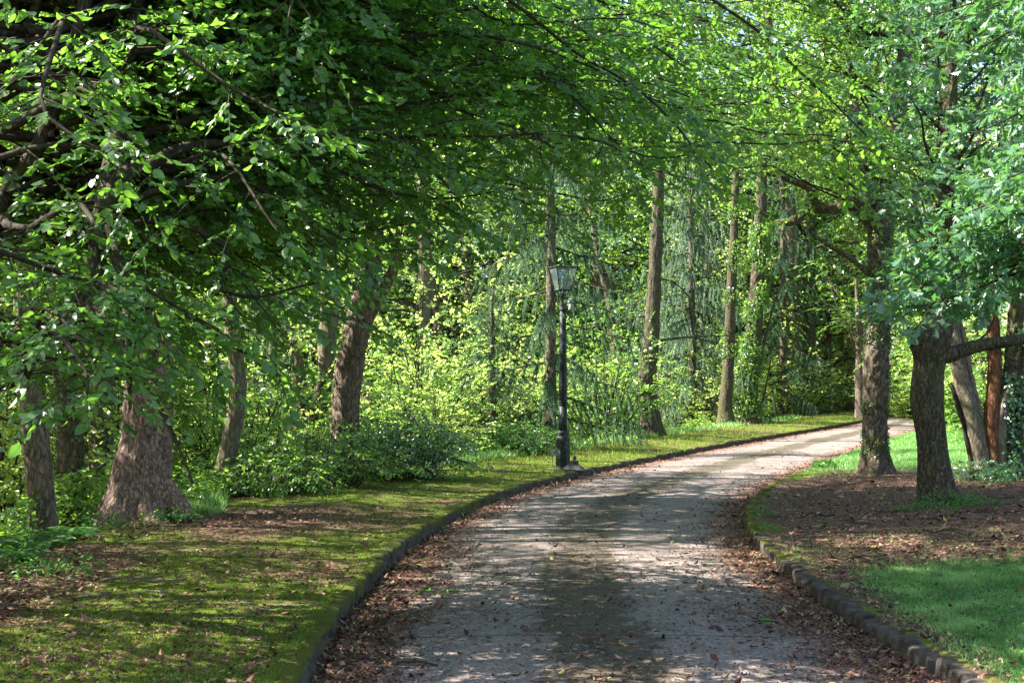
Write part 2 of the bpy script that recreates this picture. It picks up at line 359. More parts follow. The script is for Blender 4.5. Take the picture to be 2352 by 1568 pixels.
# road sheet (slightly cambered, reaching under the kerbs)
ry = ys[ys < 215]; uu = np.linspace(-.005, 1.005, 23)
rx = XL(ry)[:, None] + (XR(ry) - XL(ry))[:, None] * uu
ry2 = np.repeat(ry[:, None], 23, 1)
rz = rise(ry2) + .035 * (1 - (2 * uu - 1) ** 2)[None] - .012 + .012 * (n2(rx, ry2, 2.5, 2, 41) - .5)
ii = np.arange(len(ry) - 1)[:, None] * 23 + np.arange(22)[None]
sv = np.concatenate([[0], np.cumsum(np.hypot(np.diff(ry), np.diff((XL(ry) + XR(ry)) / 2)))])
sv = sv - np.interp(9.33, ry, sv) + 3.05 * 10 + 1.525
uvv = np.stack([np.repeat(uu[None], len(ry), 0), np.repeat(sv[:, None], 23, 1)], -1).reshape(-1, 2)
tag(mk('road', np.stack([rx, ry2, rz], -1).reshape(-1, 3), np.stack([ii, ii + 1, ii + 24, ii + 23], -1).reshape(-1, 4), M['road'], None, True, None, uvv), kind='structure')
def road_z(x, y):
    u = (x - XL(y)) / (XR(y) - XL(y)); return rise(y) + .035 * (1 - (2 * u - 1) ** 2) - .012 + .012 * (n2(x, y, 2.5, 2, 41) - .5)

# kerb on the woodland side: one continuous mossy run of long stones
def kerb_run():
    prof = np.array([[.03, -.08], [.012, -.01], [.0, .05], [.004, .095], [-.022, .122], [-.07, .130], [-.12, .126], [-.16, .10], [-.17, .02]])
    y = [];  q = 1.0
    while q < 110: y.append(q); q += max(.05, q * .004)
    y = np.array(y); x = XL(y); s = np.cumsum(np.concatenate([[0], np.hypot(np.diff(y), np.diff(x))]))
    V = np.zeros((len(y), len(prof), 3)); st = np.floor(s / .92).astype(int); fr = (s / .92) % 1
    sj = np.minimum(fr, 1 - fr) * .92
    rr = _h(st, st * 0, st * 0, 5); gap = np.exp(-(sj / .03) ** 2)
    far = (y < 200)
    off = (rr - .5) * .02; dz = (_h(st, st * 0, st * 0 + 1, 6) - .5) * .018 - gap * .035
    for k, (px_, pz) in enumerate(prof):
        nx = (n2(y * 1.0, x * 0 + k * .13, .16, 3, 50) - .5) * .07; nzv = (n2(y, x * 0 + k * .2, .13, 3, 52) - .5) * .065
        V[:, k, 0] = x + px_ + off + nx - gap * .03 * (px_ > -.03); V[:, k, 1] = y; V[:, k, 2] = rise(y) + pz * (.86 if pz > 0 else 1) + (dz + nzv) * (pz > -.05)
    n = len(prof); i = np.arange(len(y) - 1)[:, None] * n + np.arange(n - 1)[None]
    Q = np.stack([i, i + n, i + n + 1, i + 1], -1).reshape(-1, 4)
    mossv = np.repeat((.42 + .45 * (n2(y, y * 0, 2.2, 2, 55) - .3))[:, None], n, 1) - .06 * (prof[:, 1] < .06)[None]
    return tag(mk('kerb', V.reshape(-1, 3), Q, M['stone'], None, True, {'moss': mossv.ravel()}), kind='structure')
kerb_run()
# kerb on the other side: small upright stones, one object each
def stone_mesh(seed, L, moss):
    g = np.random.default_rng(seed); nl, nw, nh = 7, 6, 7
    import bmesh
    bm = bmesh.new(); bmesh.ops.create_cube(bm, size=1)
    bmesh.ops.bevel(bm, geom=bm.edges[:] , offset=.16, segments=2, affect='EDGES', profile=.6)
    bmesh.ops.subdivide_edges(bm, edges=bm.edges[:], cuts=1, use_grid_fill=True)
    me = bpy.data.meshes.new('kerb_stone'); 
    sx, sy, sz = .125, L, .27
    for v in bm.verts: v.co = (v.co.x * sx, v.co.y * sy, v.co.z * sz)
    bm.to_mesh(me); bm.free()
    a = np.empty(len(me.vertices) * 3); me.vertices.foreach_get('co', a); a = a.reshape(-1, 3)
    a += .03 * (np.stack([fbm(a / .06 + seed * 7.1, 2, seed + k) for k in range(3)], 1) - .5)
    me.vertices.foreach_set('co', a.ravel()); me.polygons.foreach_set('use_smooth', [True] * len(me.polygons))
    at = me.attributes.new('moss', 'FLOAT', 'POINT'); at.data.foreach_set('value', np.full(len(a), moss)); me.materials.append(M['stone']); me.update()
    return me
STM = {(m, l): [stone_mesh(k + 10 * m + 100 * (l == 'l'), (.235 if l == 's' else .6), (.0, .42, .78)[m]) for k in range(3)] for m in (0, 1, 2) for l in ('s', 'l')}
g = np.random.default_rng(3); y = 4.0
while y < 62:
    kind = 's' if y < 27 else 'l'; L = .245 if kind == 's' else .61
    sl_ = (XR(y + .3) - XR(y - .3)) / .6; ang = -math.atan(sl_)
    dy = L * math.cos(ang); yc = y + dy / 2
    mz = 0 if yc < 13.0 else (1 if yc < 15.2 else 2)
    if g.random() < .2: mz = max(0, mz - 1)
    txt, grp = (('bare grey upright edging stone in the kerb beside the bright lawn', 'bare kerb stones by the lawn'), ('half mossy brown edging stone where the kerb turns', 'half mossy kerb stones at the turn'), ('thickly mossed edging stone in the kerb curving past the burred oak', 'mossy kerb stones of the bend'))[mz]
    o = bpy.data.objects.new('kerb_stone', STM[(mz, kind)][g.integers(3)]); COL.objects.link(o)
    sink = -.035 - .06 * float(sstep(22, 30, yc))
    o.location = (float(XR(yc)) + .055 + g.normal() * .008, yc, float(rise(yc)) - .008 + sink + g.normal() * .010 + (.02 if mz == 2 else 0))
    o.rotation_euler = (g.normal() * .05, g.normal() * .06, ang + g.normal() * .04)
    tag(o, txt, 'kerb stone', grp); y += dy

# ------------------------------------------------------------------ leaves
def tmpl_faces(faces):
    f = np.concatenate([np.array(x) for x in faces]); s = np.array([len(x) for x in faces]); return f, s
T_SIMPLE = (np.array([[0, 0, 0], [.5, .45, .10], [0, 1, 0], [-.5, .45, .10]]), *tmpl_faces([(0, 1, 2), (0, 2, 3)]))
T_OVATE = (np.array([[0, 0, 0], [0, .5, .0], [0, 1.0, -.08], [.32, .14, .05], [.5, .42, .10], [.33, .76, .04], [-.32, .14, .05], [-.5, .42, .10], [-.33, .76, .04]]),
           *tmpl_faces([(0, 3, 4, 1), (1, 4, 5, 2), (0, 1, 7, 6), (1, 2, 8, 7)]))
_ok = [(.05, .0), (.06, .14), (.26, .24), (.13, .34), (.42, .48), (.19, .56), (.50, .74), (.22, .80), (.20, .97), (.0, 1.0)]
_okv = [[0, 0, 0]] + [[a, b, abs(a) * .25] for a, b in _ok] + [[-a, b - .02, abs(a) * .25] for a, b in _ok[:-1]]
T_OAK = (np.array(_okv), *tmpl_faces([(0,) + tuple(range(1, 11)), (0, 10) + tuple(range(19, 10, -1))]))
T_BLADE = (np.array([[-.5, 0, 0], [.5, 0, 0], [.3, .6, .06], [0, 1, .25], [-.3, .6, .06]]), *tmpl_faces([(0, 1, 2, 4), (4, 2, 3)]))
T_NEEDLE = (np.array([[-.5, 0, 0], [.5, 0, 0], [0, 1, 0]]), *tmpl_faces([(0, 1, 2)]))
def leaves(name, mat, pos, ax, nr, L, W, T, rnd, parent=None):
    tv, tf, ts = T; N = len(pos); ax = nz(ax); b = nz(np.cross(nr, ax)); nr = np.cross(ax, b) * -1
    nr = np.where((np.sum(nr * np.asarray(nr), -1) > 0)[:, None], nr, nr)
    L = np.broadcast_to(L, N); W = np.broadcast_to(W, N); cu = np.random.default_rng(N).normal(1.0, 1.1, (N, 1, 1))
    V = pos[:, None] + ax[:, None] * (tv[None, :, 1:2] * L[:, None, None]) + b[:, None] * (tv[None, :, 0:1] * W[:, None, None]) + nr[:, None] * (tv[None, :, 2:3] * L[:, None, None] * cu)
    K = len(tv); F = (tf[None] + (np.arange(N) * K)[:, None]).ravel(); S = np.tile(ts, N)
    return mk(name, V.reshape(-1, 3), F, mat, parent, False, {'rnd': np.repeat(np.clip(rnd, 0, 1), K)}, None, S)
class Crown:
    """gathers sprays (origin, direction, up, length) and turns them into single leaves"""
    def __init__(s, seed): s.g = np.random.default_rng(seed); s.o = []; s.d = []; s.l = []
    def spray(s, o, d, l): s.o.append(o); s.d.append(d); s.l.append(l)
    def addmany(s, o, d, l): s.o.extend(o); s.d.extend(d); s.l.extend(np.broadcast_to(l, len(o)))
    def build(s, name, mat, K=9, leaf=.07, asp=.6, T=T_OVATE, tilt=.35, angle=.95, droop=.25, parent=None, twigmat=None, twigr=.002, flat=True, drop=.1):
        g = s.g; o = np.array(s.o); d = nz(np.array(s.d)); l = np.array(s.l); N = len(o)
        up = nz(np.array([0, 0, 1.0]) + g.normal(size=(N, 3)) * tilt * .6)
        b = nz(np.cross(d, up)); up = np.cross(b, d)
        k = np.arange(K); t = (k + .6) / K; sd_ = np.where(k % 2 == 0, 1., -1.)
        t = np.tile(t, (N, 1)) + g.normal(size=(N, K)) * .03
        pos = o[:, None] + d[:, None] * (t * l[:, None])[..., None]; pos[..., 2] -= droop * l[:, None] * t ** 2
        an = angle * (1 - .55 * t ** 2) + g.normal(size=(N, K)) * .18
        if flat: a = d[:, None] * np.cos(an)[..., None] + b[:, None] * (np.sin(an) * sd_)[..., None]
        else:
            ph = g.uniform(0, 2 * PI, (N, K)); a = d[:, None] * np.cos(an)[..., None] + (b[:, None] * np.cos(ph)[..., None] + up[:, None] * np.sin(ph)[..., None]) * np.sin(an)[..., None]
        a[..., 2] -= drop + g.random((N, K)) * .3 * (droop > 0); a = nz(a)
        nr = nz(up[:, None] + g.normal(size=(N, K, 3)) * tilt)
        keep = g.random((N, K)) < .93
        sr = g.random(N)[:, None]; rnd = .55 * sr + .45 * g.random((N, K)); rnd = np.where(g.random((N, K)) < .02, 1, rnd * .95)
        L = leaf * (1 - .35 * np.abs(t - .55)) * np.clip(g.lognormal(-.08, .24, (N, K)), .45, 1.45)
        pk = lambda q: q[keep]
        c = leaves(name, mat, pk(pos), pk(a), pk(nr), pk(L), pk(L) * asp * g.uniform(.85, 1.1, keep.sum()), T, pk(rnd), parent)
        tw = None
        if twigmat is not None:
            tt = np.array([0, .5, 1.]); pp = o[:, None] + d[:, None] * (tt * l[:, None])[..., None]; pp[..., 2] -= droop * l[:, None] * tt ** 2
            rr = np.array([1.3, 1, .5]) * twigr; aa = np.array([0, 2.1, 4.2])
            V = pp[:, :, None] + rr[None, :, None, None] * (np.cos(aa)[None, None, :, None] * b[:, None, None] + np.sin(aa)[None, None, :, None] * up[:, None, None])
            Q = np.array([[i * 3 + j, i * 3 + (j + 1) % 3, i * 3 + 3 + (j + 1) % 3, i * 3 + 3 + j] for i in range(2) for j in range(3)])
            tw = mk('twigs', V.reshape(-1, 3), (Q[None] + (np.arange(N) * 9)[:, None, None]).reshape(-1, 4), twigmat, parent)
        return c, tw

def branch_out(mb, cr, path, r0, r1, g, sub=5.0, sublen=1.1, start=.2, twig=.14, spray=.32, droop=.25, sides=6, subr=.35, upb=0.0, second=0):
    """one limb tube, its side shoots and the sprays along them"""
    p = resample(path, step=.18); n = len(p); L = np.sum(np.linalg.norm(np.diff(p, axis=0), axis=1))
    sw = wobble(p, .05 + r0 * .25 + .03 * min(L, 5), .9, int(g.integers(1000))); w_ = sstep(0, .12, np.linspace(0, 1, n))[:, None]; p = p * (1 - w_) + sw * w_
    rad = r0 + (r1 - r0) * np.linspace(0, 1, n) ** .8
    if mb is not None: mb.quads(*tube(p, rad * (1 + .12 * (vnoise(p / .2, 9) - .5)), sides))
    T = nz(np.gradient(p, axis=0)); m = int(L * (1 - start) * sub) + 1; sgn = 1
    for i in range(m):
        t = start + (1 - start) * (i + g.random()) / m; j = min(n - 1, int(t * (n - 1))); o = p[j]
        side = np.cross(T[j], [0, 0, 1.0]); side = nz(side) if np.linalg.norm(side) > .1 else np.array([g.normal(), g.normal(), 0.]); sgn = -sgn
        d = nz(T[j] * g.uniform(.3, .9) + side * sgn * g.uniform(.5, 1.0) + np.array([0, 0, g.normal() * .28 + upb]))
        ls = sublen * g.uniform(.5, 1.1) * (1 - .45 * t); q = max(4, int(ls / .18) + 1); s = np.linspace(0, 1, q)[:, None]
        sp = o + d * s * ls; sp[:, 2] -= (droop * ls * s ** 2)[:, 0]; sp = sp + (s * (wobble(sp, .05, .3, 3) - sp))
        if mb is not None: mb.quads(*tube(sp, np.linspace(max(.004, rad[j] * subr), .0025, q), 4))
        ST = nz(np.gradient(sp, axis=0)); kk = max(2, int(ls / twig)); sg = 1
        for k in range(kk):
            tt = .15 + .85 * (k + g.random()) / kk; jj = min(q - 1, int(tt * (q - 1) + .5)); sg = -sg
            sd_ = np.cross(ST[jj], [0, 0, 1.0]); sd_ = nz(sd_) if np.linalg.norm(sd_) > .1 else np.array([1., 0, 0])
            dd = nz(ST[jj] * g.uniform(.5, 1.0) + sd_ * sg * g.uniform(.3, .9) + np.array([0, 0, g.normal() * .22 - droop * .4]))
            cr.spray(sp[jj], dd, spray * g.uniform(.6, 1.15))
        cr.spray(sp[-1], nz(ST[-1] + np.array([0, 0, -droop * .5])), spray)
    cr.spray(p[-1], T[-1], spray)
    return p

def trunk_mesh(name, path, radii, mat, parent, bark=.02, fx=16, fz=3, seed=1, roots=0.0, sides=48, ring=.05, bumps=(), flare=.5):
    p = resample(path, step=ring); n = len(p); kk = np.concatenate([[0], np.cumsum(np.linalg.norm(np.diff(np.asarray(path, float), axis=0), axis=1))]); kk = kk / kk[-1]; kk = kk if len(kk) == len(radii) else np.linspace(0, 1, len(radii)); r = np.interp(np.linspace(0, 1, n), kk, radii)
    s = np.concatenate([[0], np.cumsum(np.linalg.norm(np.diff(p, axis=0), axis=1))])
    r = r * (1 + flare * np.exp(-s / (r[0] * 1.1)))
    V, Q = tube(p, r, sides); V = V.reshape(n, sides, 3); C = p[:, None]; D = V - C; Dn = nz(D)
    q = V * np.array([fx, fx, fz]); rid = 1 - np.abs(2 * fbm(q + 3 * vnoise(V * 2, seed)[..., None], 3, seed) - 1)
    d = bark * (rid - .85) * 2 + r[:, None] * .20 * (fbm(V * np.array([2.2, 2.2, 1.1]) / max(.3, radii[0] * 2), 2, seed + 5) - .5)
    if roots:
        an = np.arctan2(D[..., 1], D[..., 0]); lobe = np.maximum(0, np.cos(an * 5 + seed + np.sin(an * 2)) * .5 + .5)
        d += roots * lobe * np.exp(-s / (radii[0] * 1.2))[:, None]
    for (bp, br, ba) in bumps:
        dist = np.linalg.norm(V - np.asarray(bp), axis=-1); w = np.exp(-(dist / br) ** 2)
        d += ba * w * (1 + .5 * (fbm(V * 22, 3, 77) - .5) * 2)
    V = C + D + Dn * d[..., None]
    o = mk(name, V.reshape(-1, 3), Q, mat, parent, True)
    return o, p, r
exec_order = []

# ================================================================== LAMP POST
def ngon_loft(mb, secs, sides, rot=0, cx=0, cy=0):
    """secs: (z, radius) pairs"""
    a = np.linspace(0, 2 * PI, sides, endpoint=False) + rot; V = []
    for z, r in secs: V += [[cx + r * math.cos(t), cy + r * math.sin(t), z] for t in a]
    n = sides; F = [[i * n + j, i * n + (j + 1) % n, i * n + n + (j + 1) % n, i * n + n + j] for i in range(len(secs) - 1) for j in range(n)]
    F.append(list(range(n - 1, -1, -1))); F.append([(len(secs) - 1) * n + j for j in range(n)])
    mb.add(V, F)
def bar(mb, a, b, w=.012, sides=4):
    V, Q = tube(np.array([a, b], float), w, sides); mb.add(V, [list(q) for q in Q] + [list(range(sides))[::-1], [sides + j for j in range(sides)]])
def paint(name, col, chip=(.28, .32, .27), amt=.25, rough=.4):
    t = NT(name); g = t.n('NewGeometry').outputs['Position']; n = t.noise(g, 14, 5, .7); n2_ = t.noise(g, 3, 3)
    c = t.mix(t.math('MULTIPLY', t.step(t.math('ADD', n, t.math('MULTIPLY', n2_, .4)), .72, .86), amt), col, chip)
    return t.fin(t.bsdf(c, t.math('ADD', rough, t.math('MULTIPLY', n, .3)), .3, t.bump(n, .004, .5)))
M['paint'] = paint('dark_green_paint', (.006, .014, .013), amt=.3)
M['ironlid'] = paint('lid_iron', (.045, .042, .045), (.16, .14, .13), .5, .6)
M['plastic'] = paint('grey_plastic', (.30, .31, .30), (.2, .2, .18), .3, .5)
M['cable'] = paint('cable_sheath', (.18, .17, .14), (.1, .1, .1), .3, .6)
tg = NT('lantern_glass'); g_ = tg.n('BsdfGlossy', {'Color': (.9, .95, .93), 'Roughness': .08}); tp = tg.n('BsdfTransparent', {'Color': (.84, .9, .87)})
M['glass'] = tg.fin(tg.n('MixShader', {0: .06, 1: tg.n('MixShader', {0: .14, 1: tp, 2: g_}), 2: tg.n('BsdfDiffuse', {'Color': (.6, .68, .64)})}))
LY = 27.3; LX = (1293 - 1176) / FPX * LY
lp = thing('street_lamp', on(LX, LY, -.01), 'old dark green iron street lamp with a lidless four sided glass lantern on the verge', 'street lamp')
def part(mb, nm, mat, sm=False, par=None): return mb.build(nm, mat, par or lp, sm)
r8 = PI / 8
m = MB(); ngon_loft(m, [(-.12, .175), (.02, .175), (.045, .165), (.075, .152), (.10, .148), (.565, .137), (.585, .146), (.60, .146)], 8, r8); part(m, 'plinth', M['paint'])
m = MB(); ngon_loft(m, [(.60, .118), (.625, .122), (.64, .113), (.69, .109), (.70, .121), (.725, .123), (.745, .104), (.757, .099)], 20); part(m, 'collar', M['paint'], False)
m = MB(); ngon_loft(m, [(.757, .092), (.90, .088), (1.245, .084)], 8, r8); ngon_loft(m, [(1.247, .094), (1.26, .097), (1.275, .094)], 16); ngon_loft(m, [(1.29, .09), (1.305, .094), (1.318, .088)], 16)
ngon_loft(m, [(1.275, .083), (1.31, .083), (2.2, .072), (3.06, .058)], 16); part(m, 'shaft', M['paint'], True)
m = MB(); ngon_loft(m, [(3.05, .062), (3.075, .078), (3.10, .07), (3.14, .066), (3.165, .078), (3.19, .072), (3.20, .03)], 20); part(m, 'cap', M['paint'])
m = MB()
for k in range(4):
    a = k * PI / 2 + PI / 4 + .35; c, s_ = math.cos(a), math.sin(a)
    pts = np.array([[c * r, s_ * r, z] for r, z in ((.035, 3.19), (.085, 3.24), (.10, 3.30), (.095, 3.37), (.135, 3.45))]); V, Q = tube(resample(pts, n=12), .011, 5); m.quads(V, Q)
ngon_loft(m, [(3.31, .02), (3.36, .03), (3.40, .018), (3.46, .014)], 10); part(m, 'cradle', M['paint'], True)
la_ = thing; 
m = MB(); A = [k * PI / 2 + PI / 4 + .35 for k in range(4)]; zb, zt, rb, rt = 3.45, 3.885, .165, .305
cb = [np.array([rb * math.cos(a), rb * math.sin(a), zb]) for a in A]; ct = [np.array([rt * math.cos(a), rt * math.sin(a), zt]) for a in A]
for k in range(4):
    bar(m, cb[k], cb[(k + 1) % 4], .014); bar(m, ct[k], ct[(k + 1) % 4], .019); bar(m, cb[k], ct[k], .012)
lf = part(m, 'lantern_frame', M['paint'])
for k in range(4):
    q = [cb[k], cb[(k + 1) % 4], ct[(k + 1) % 4], ct[k]]; ce = sum(q) / 4; n_ = nz(np.cross(q[1] - q[0], q[3] - q[0])); q = [ce + (v - ce) * .965 for v in q]
    m = MB(); m.add([v for v in q] + [v - n_ * .003 for v in q], [(0, 1, 2, 3), (7, 6, 5, 4), (0, 4, 5, 1), (1, 5, 6, 2), (2, 6, 7, 3), (3, 7, 4, 0)]); part(m, 'pane', M['glass'], False, lf)
m = MB(); ngon_loft(m, [(3.46, .03), (3.53, .028), (3.54, .018), (3.60, .03), (3.66, .032), (3.71, .012)], 12); part(m, 'lamp_holder', M['plastic'], True)
m = MB(); bar(m, (.05, -.03, 3.10), (.13, -.07, 3.12), .012, 6); ngon_loft(m, [(3.06, .046), (3.075, .05), (3.17, .05), (3.18, .044)], 12, 0, .15, -.08)
ngon_loft(m, [(3.185, .036), (3.20, .052), (3.235, .056), (3.27, .045), (3.285, .02)], 14, 0, .14, -.08); part(m, 'light_sensor', M['plastic'], True)
m = MB(); a = np.array([[-.235, -.06, .26], [-.175, -.06, .26], [-.175, -.015, .26], [-.235, -.015, .26]]); b = a + [0, 0, .13]
m.add(np.vstack([a, b]), [(3, 2, 1, 0), (4, 5, 6, 7), (0, 1, 5, 4), (1, 2, 6, 5), (2, 3, 7, 6), (3, 0, 4, 7)]); bar(m, (-.18, -.03, .33), (-.12, -.03, .33), .01)
jb = part(m, 'junction_box', M['plastic'])
m = MB(); m.quads(*tube(resample([[-.205, -.04, .265], [-.2, -.04, .15], [-.25, -.08, .04], [-.27, -.12, -.02]], n=14), .008, 5)); part(m, 'cable', M['cable'], True, jb)
# the lantern's lid left on the ground
lx, ly = float(XL(27.0)) - .16, 26.95
ld = thing('lantern_lid', (lx, ly, float(rise(ly)) + .125), 'pyramid shaped iron lantern lid with finial lying on the kerb edge beside the lamp foot', 'lantern lid')
ld.rotation_euler = (.05, .04, .5)
m = MB(); ngon_loft(m, [(-.01, .295), (.012, .30), (.03, .27), (.07, .19), (.105, .115), (.115, .105)], 4, .2); ngon_loft(m, [(.113, .085), (.15, .075), (.158, .092), (.168, .092), (.176, .05), (.185, .03)], 12); m.build('lid_roof', M['ironlid'], ld)
m = MB(); ngon_loft(m, [(.183, .022), (.20, .018), (.225, .034), (.25, .03), (.265, .014), (.29, .01)], 12); m.build('finial', M['ironlid'], ld, True)
m = MB(); m.quads(*tube(resample([[.12, -.2, .02], [.2, -.24, .07], [.27, -.2, .05], [.30, -.26, -.04], [.30, -.28, -.09]], n=16), .007, 5)); m.build('cable', M['cable'], ld, True)

# ================================================================== TRUNKS SEEN IN THE PHOTO
def pts(Y, lst, base=True, sink=.12):
    """photo trace of a stem standing at distance Y -> world points"""
    q = [P(a, b, Y + (c[0] if c else 0)) for a, b, *c in lst]
    if base: q[0] = np.array([q[0][0], Y, float(H(q[0][0], Y)) - sink])
    return np.array(q)
def rad(Y, w): return np.array(w, float) / 2 * Y / FPX
def start_tree(name, X0, Y0, label, cat='tree', group=None): return thing(name, (X0, Y0, float(H(X0, Y0))), label, cat, group)

def high_crown(root, center, R, mat, seed, n_limb=9, K=9, leaf=.12, twig=.3, base=None, Tm=T_SIMPLE, sub=2.6, sublen=2.2, barkm='bark_brown', spray=.5, r0=.09, flatz=.6, lo=-.2):
    """shade-giving crown: limbs from the trunk head into an ellipsoid, with sprays"""
    g = np.random.default_rng(seed); cr = Crown(seed + 1); objs = []
    for k in range(n_limb):
        az = 2 * PI * (k + g.random() * .7) / n_limb; el = g.uniform(lo, .95)
        e = np.array(center) + np.array([math.cos(az) * math.cos(el) * R[0], math.sin(az) * math.cos(el) * R[1], math.sin(el) * R[2]]) * g.uniform(.75, 1)
        b = np.array(base) + [0, 0, g.uniform(-.12, .35) * R[2]]; md = (b + e) / 2 + [0, 0, .12 * R[2]]
        mb = MB(); branch_out(mb, cr, [b, md, e], r0 * g.uniform(.7, 1.1), .015, g, sub=sub, sublen=sublen, start=.18, twig=twig, spray=spray, droop=.15, sides=7)
        objs.append(mb.build('limb', M[barkm], None, True))
    c, _ = cr.build('crown', mat, K=K, leaf=leaf, asp=.7, T=Tm, tilt=.5, droop=.2)
    reparent(root, objs + [c]); return root

# big pine-barked trunk on the verge
Y = 16.6
p = pts(Y, [(312, 1212), (325, 1100), (338, 1000), (343, 900), (342, 780), (334, 640), (318, 430), (300, 250), (285, 0), (270, -400), (262, -800)])
pine = start_tree('pine_tree', p[0][0], Y, 'massive reddish grey trunk with scaly bark and flared roots on the mossy verge')
o, _, _ = trunk_mesh('trunk', p, rad(Y, [146, 128, 110, 108, 102, 96, 90, 84, 76, 66, 40]), M['bark_pine'], None, bark=.034, fx=13, fz=4.5, seed=4, roots=.17, sides=110, ring=.035, flare=.22)
objs = [o]
for k, (c, r_) in enumerate((((395, 1120), (470, 1195)), ((345, 1130), (360, 1230)))):   # surface roots
    a = P(c[0] - 20, c[1], Y - .1); e = P(r_[0], r_[1], Y - .3 - .3 * (k == 1)); e[2] = float(H(e[0], e[1])) - .06; b = (a + e) / 2; b[2] = max(b[2] - .05, float(H(b[0], b[1])) + .02)
    o, _, _ = trunk_mesh('root', [a, b, e], [.15, .11, .05], M['bark_pine'], None, bark=.02, fx=10, fz=8, seed=7 + k, sides=26, ring=.05, flare=0)
    objs.append(o)
reparent(pine, objs)
high_crown(pine, (p[0][0] - .5, Y + 1, 12.0), (4.6, 4.6, 4.0), M['lime'], 61, n_limb=11, base=p[-3])

def plain_tree(name, Y, trace, w, bark, label, seed, cat='tree', crown=None, b=.018, fx=14, fz=3, sides=44, ring=.06, roots=.05, forks=(), group=None, bumps=(), flare=.35, crown_kw=None):
    p = pts(Y, trace); root = start_tree(name, p[0][0], Y, label, cat, group)
    o, _, _ = trunk_mesh('trunk', p, rad(Y, w), M[bark], None, bark=b, fx=fx, fz=fz, seed=seed, roots=roots, sides=sides, ring=ring, flare=flare, bumps=bumps)
    objs = [o]
    for nm, tr, ww, *yo in forks:
        q = np.array([P(a, bb, Y + (c[0] if c else 0)) for a, bb, *c in tr])
        o, _, _ = trunk_mesh(nm, q, rad(Y, ww), M[bark], None, bark=b * .8, fx=fx, fz=fz, seed=seed + 3, sides=max(8, sides // 2), ring=ring, flare=0); objs.append(o)
    reparent(root, objs)
    if crown: high_crown(root, crown[0], crown[1], M[crown[2]], seed + 50, base=p[-1] if crown[3] is None else crown[3], **(crown_kw or {}))
    return root
plain_tree('fir_tree', 15.6, [(108, 1262), (102, 1180), (92, 1080), (80, 980), (66, 820), (52, 600), (45, 200), (40, -300)], [66, 62, 60, 58, 54, 50, 46, 30], 'bark_brown',
           'slim brown trunk rising from ferns at the photo\'s left edge', 11, crown=((-5.6, 16.5, 10.5), (3.8, 4, 3.2), 'lime', None), b=.012)
plain_tree('ivied_tree', 17.2, [(158, 1225), (160, 1130), (163, 1030), (160, 900), (150, 700), (140, 300), (130, -100)], [62, 56, 60, 58, 52, 44, 30], 'bark_ivy',
           'dark furrowed ivy hung trunk close behind the slim brown one among ferns', 12, b=.03, fx=8, crown=((-6.5, 19, 9.5), (3.5, 3.5, 3.0), 'lime', None))
plain_tree('curved_tree', 20.5, [(500, 1175), (512, 1100), (528, 1020), (543, 940), (546, 860), (530, 740), (520, 560), (505, 300), (490, 0)], [50, 44, 42, 40, 38, 34, 30, 24, 14], 'bark_pale',
           'thin grey trunk bowed to one side between the massive trunk and the brambles', 13, b=.010)
plain_tree('forked_tree', 26.5, [(800, 1062), (793, 1000), (795, 930), (803, 850), (818, 760), (836, 690), (850, 620), (858, 520), (862, 380), (868, 200), (872, -100), (876, -500)], [72, 66, 64, 64, 62, 60, 48, 42, 38, 34, 28, 20], 'bark_brown',
           'stout twin forked trunk sunlit on one flank behind the bramble thicket', 14, b=.022, fx=11, roots=.06, sides=70, ring=.04,
           forks=[('limb', [(838, 740), (862, 690), (890, 645), (905, 610), (908, 570), (925, 470), (935, 350)], [34, 32, 28, 24, 20, 14, 6]), ('dead_branch', [(862, 690), (900, 688), (940, 700), (985, 712)], [9, 7, 5, 2]), ('dead_branch', [(870, 716), (905, 712), (950, 716), (965, 722)], [8, 6, 4, 2])],
           crown=((-3.5, 27, 13.5), (4.6, 4.6, 4.2), 'lime', None))
plain_tree('old_stump_tree', 30.5, [(735, 1040), (728, 980), (735, 920), (745, 860), (752, 780), (757, 700), (760, 600), (765, 420), (768, 200)], [70, 56, 50, 40, 42, 44, 40, 34, 20], 'bark_pale',
           'pinkish barked trunk with a brown side stem just behind the forked trunk', 15, b=.022, sides=50,
           forks=[('side_stem', [(722, 985), (700, 930), (688, 880), (682, 830), (668, 760)], [42, 36, 34, 28, 12])])
plain_tree('far_pink_tree', 44, [(978, 1015), (976, 800), (974, 640), (972, 480), (968, 250), (966, 0)], [30, 28, 27, 25, 20, 12], 'bark_pale', 'distant pale pinkish trunk seen high between the forked trunk and the street lamp', 16, b=.02)
plain_tree('gnarled_tree', 42.3, [(1498, 1022), (1493, 960), (1487, 900), (1490, 830), (1497, 760), (1502, 680), (1506, 600), (1512, 500), (1516, 350), (1520, 150), (1524, -100)], [56, 46, 42, 42, 36, 32, 30, 27, 24, 18, 10], 'bark_oak',
           'dark straight trunk with thin bare side branches on the verge beyond the street lamp', 17, b=.03, roots=.08,
           forks=[('bare_branch', [(1500, 785), (1560, 776), (1620, 772), (1690, 770)], [7, 5, 4, 2]), ('bare_branch', [(1503, 640), (1550, 650), (1600, 700)], [6, 4, 2]), ('bare_branch', [(1500, 720), (1440, 740), (1400, 800)], [6, 4, 2]), ('bare_branch', [(1505, 620), (1460, 600), (1400, 590)], [5, 4, 2])],
           crown=((9.0 * 42.3 / 94 + .2, 43, 13), (4.6, 4.2, 4), 'lime', None))
plain_tree('verge_tree', 51, [(1668, 990), (1666, 940), (1672, 860), (1676, 780), (1682, 650), (1690, 480), (1700, 200)], [42, 31, 27, 25, 22, 18, 10], 'bark_oak', 'slender grey trunk on the verge in front of the sunlit weeping spruce', 18)
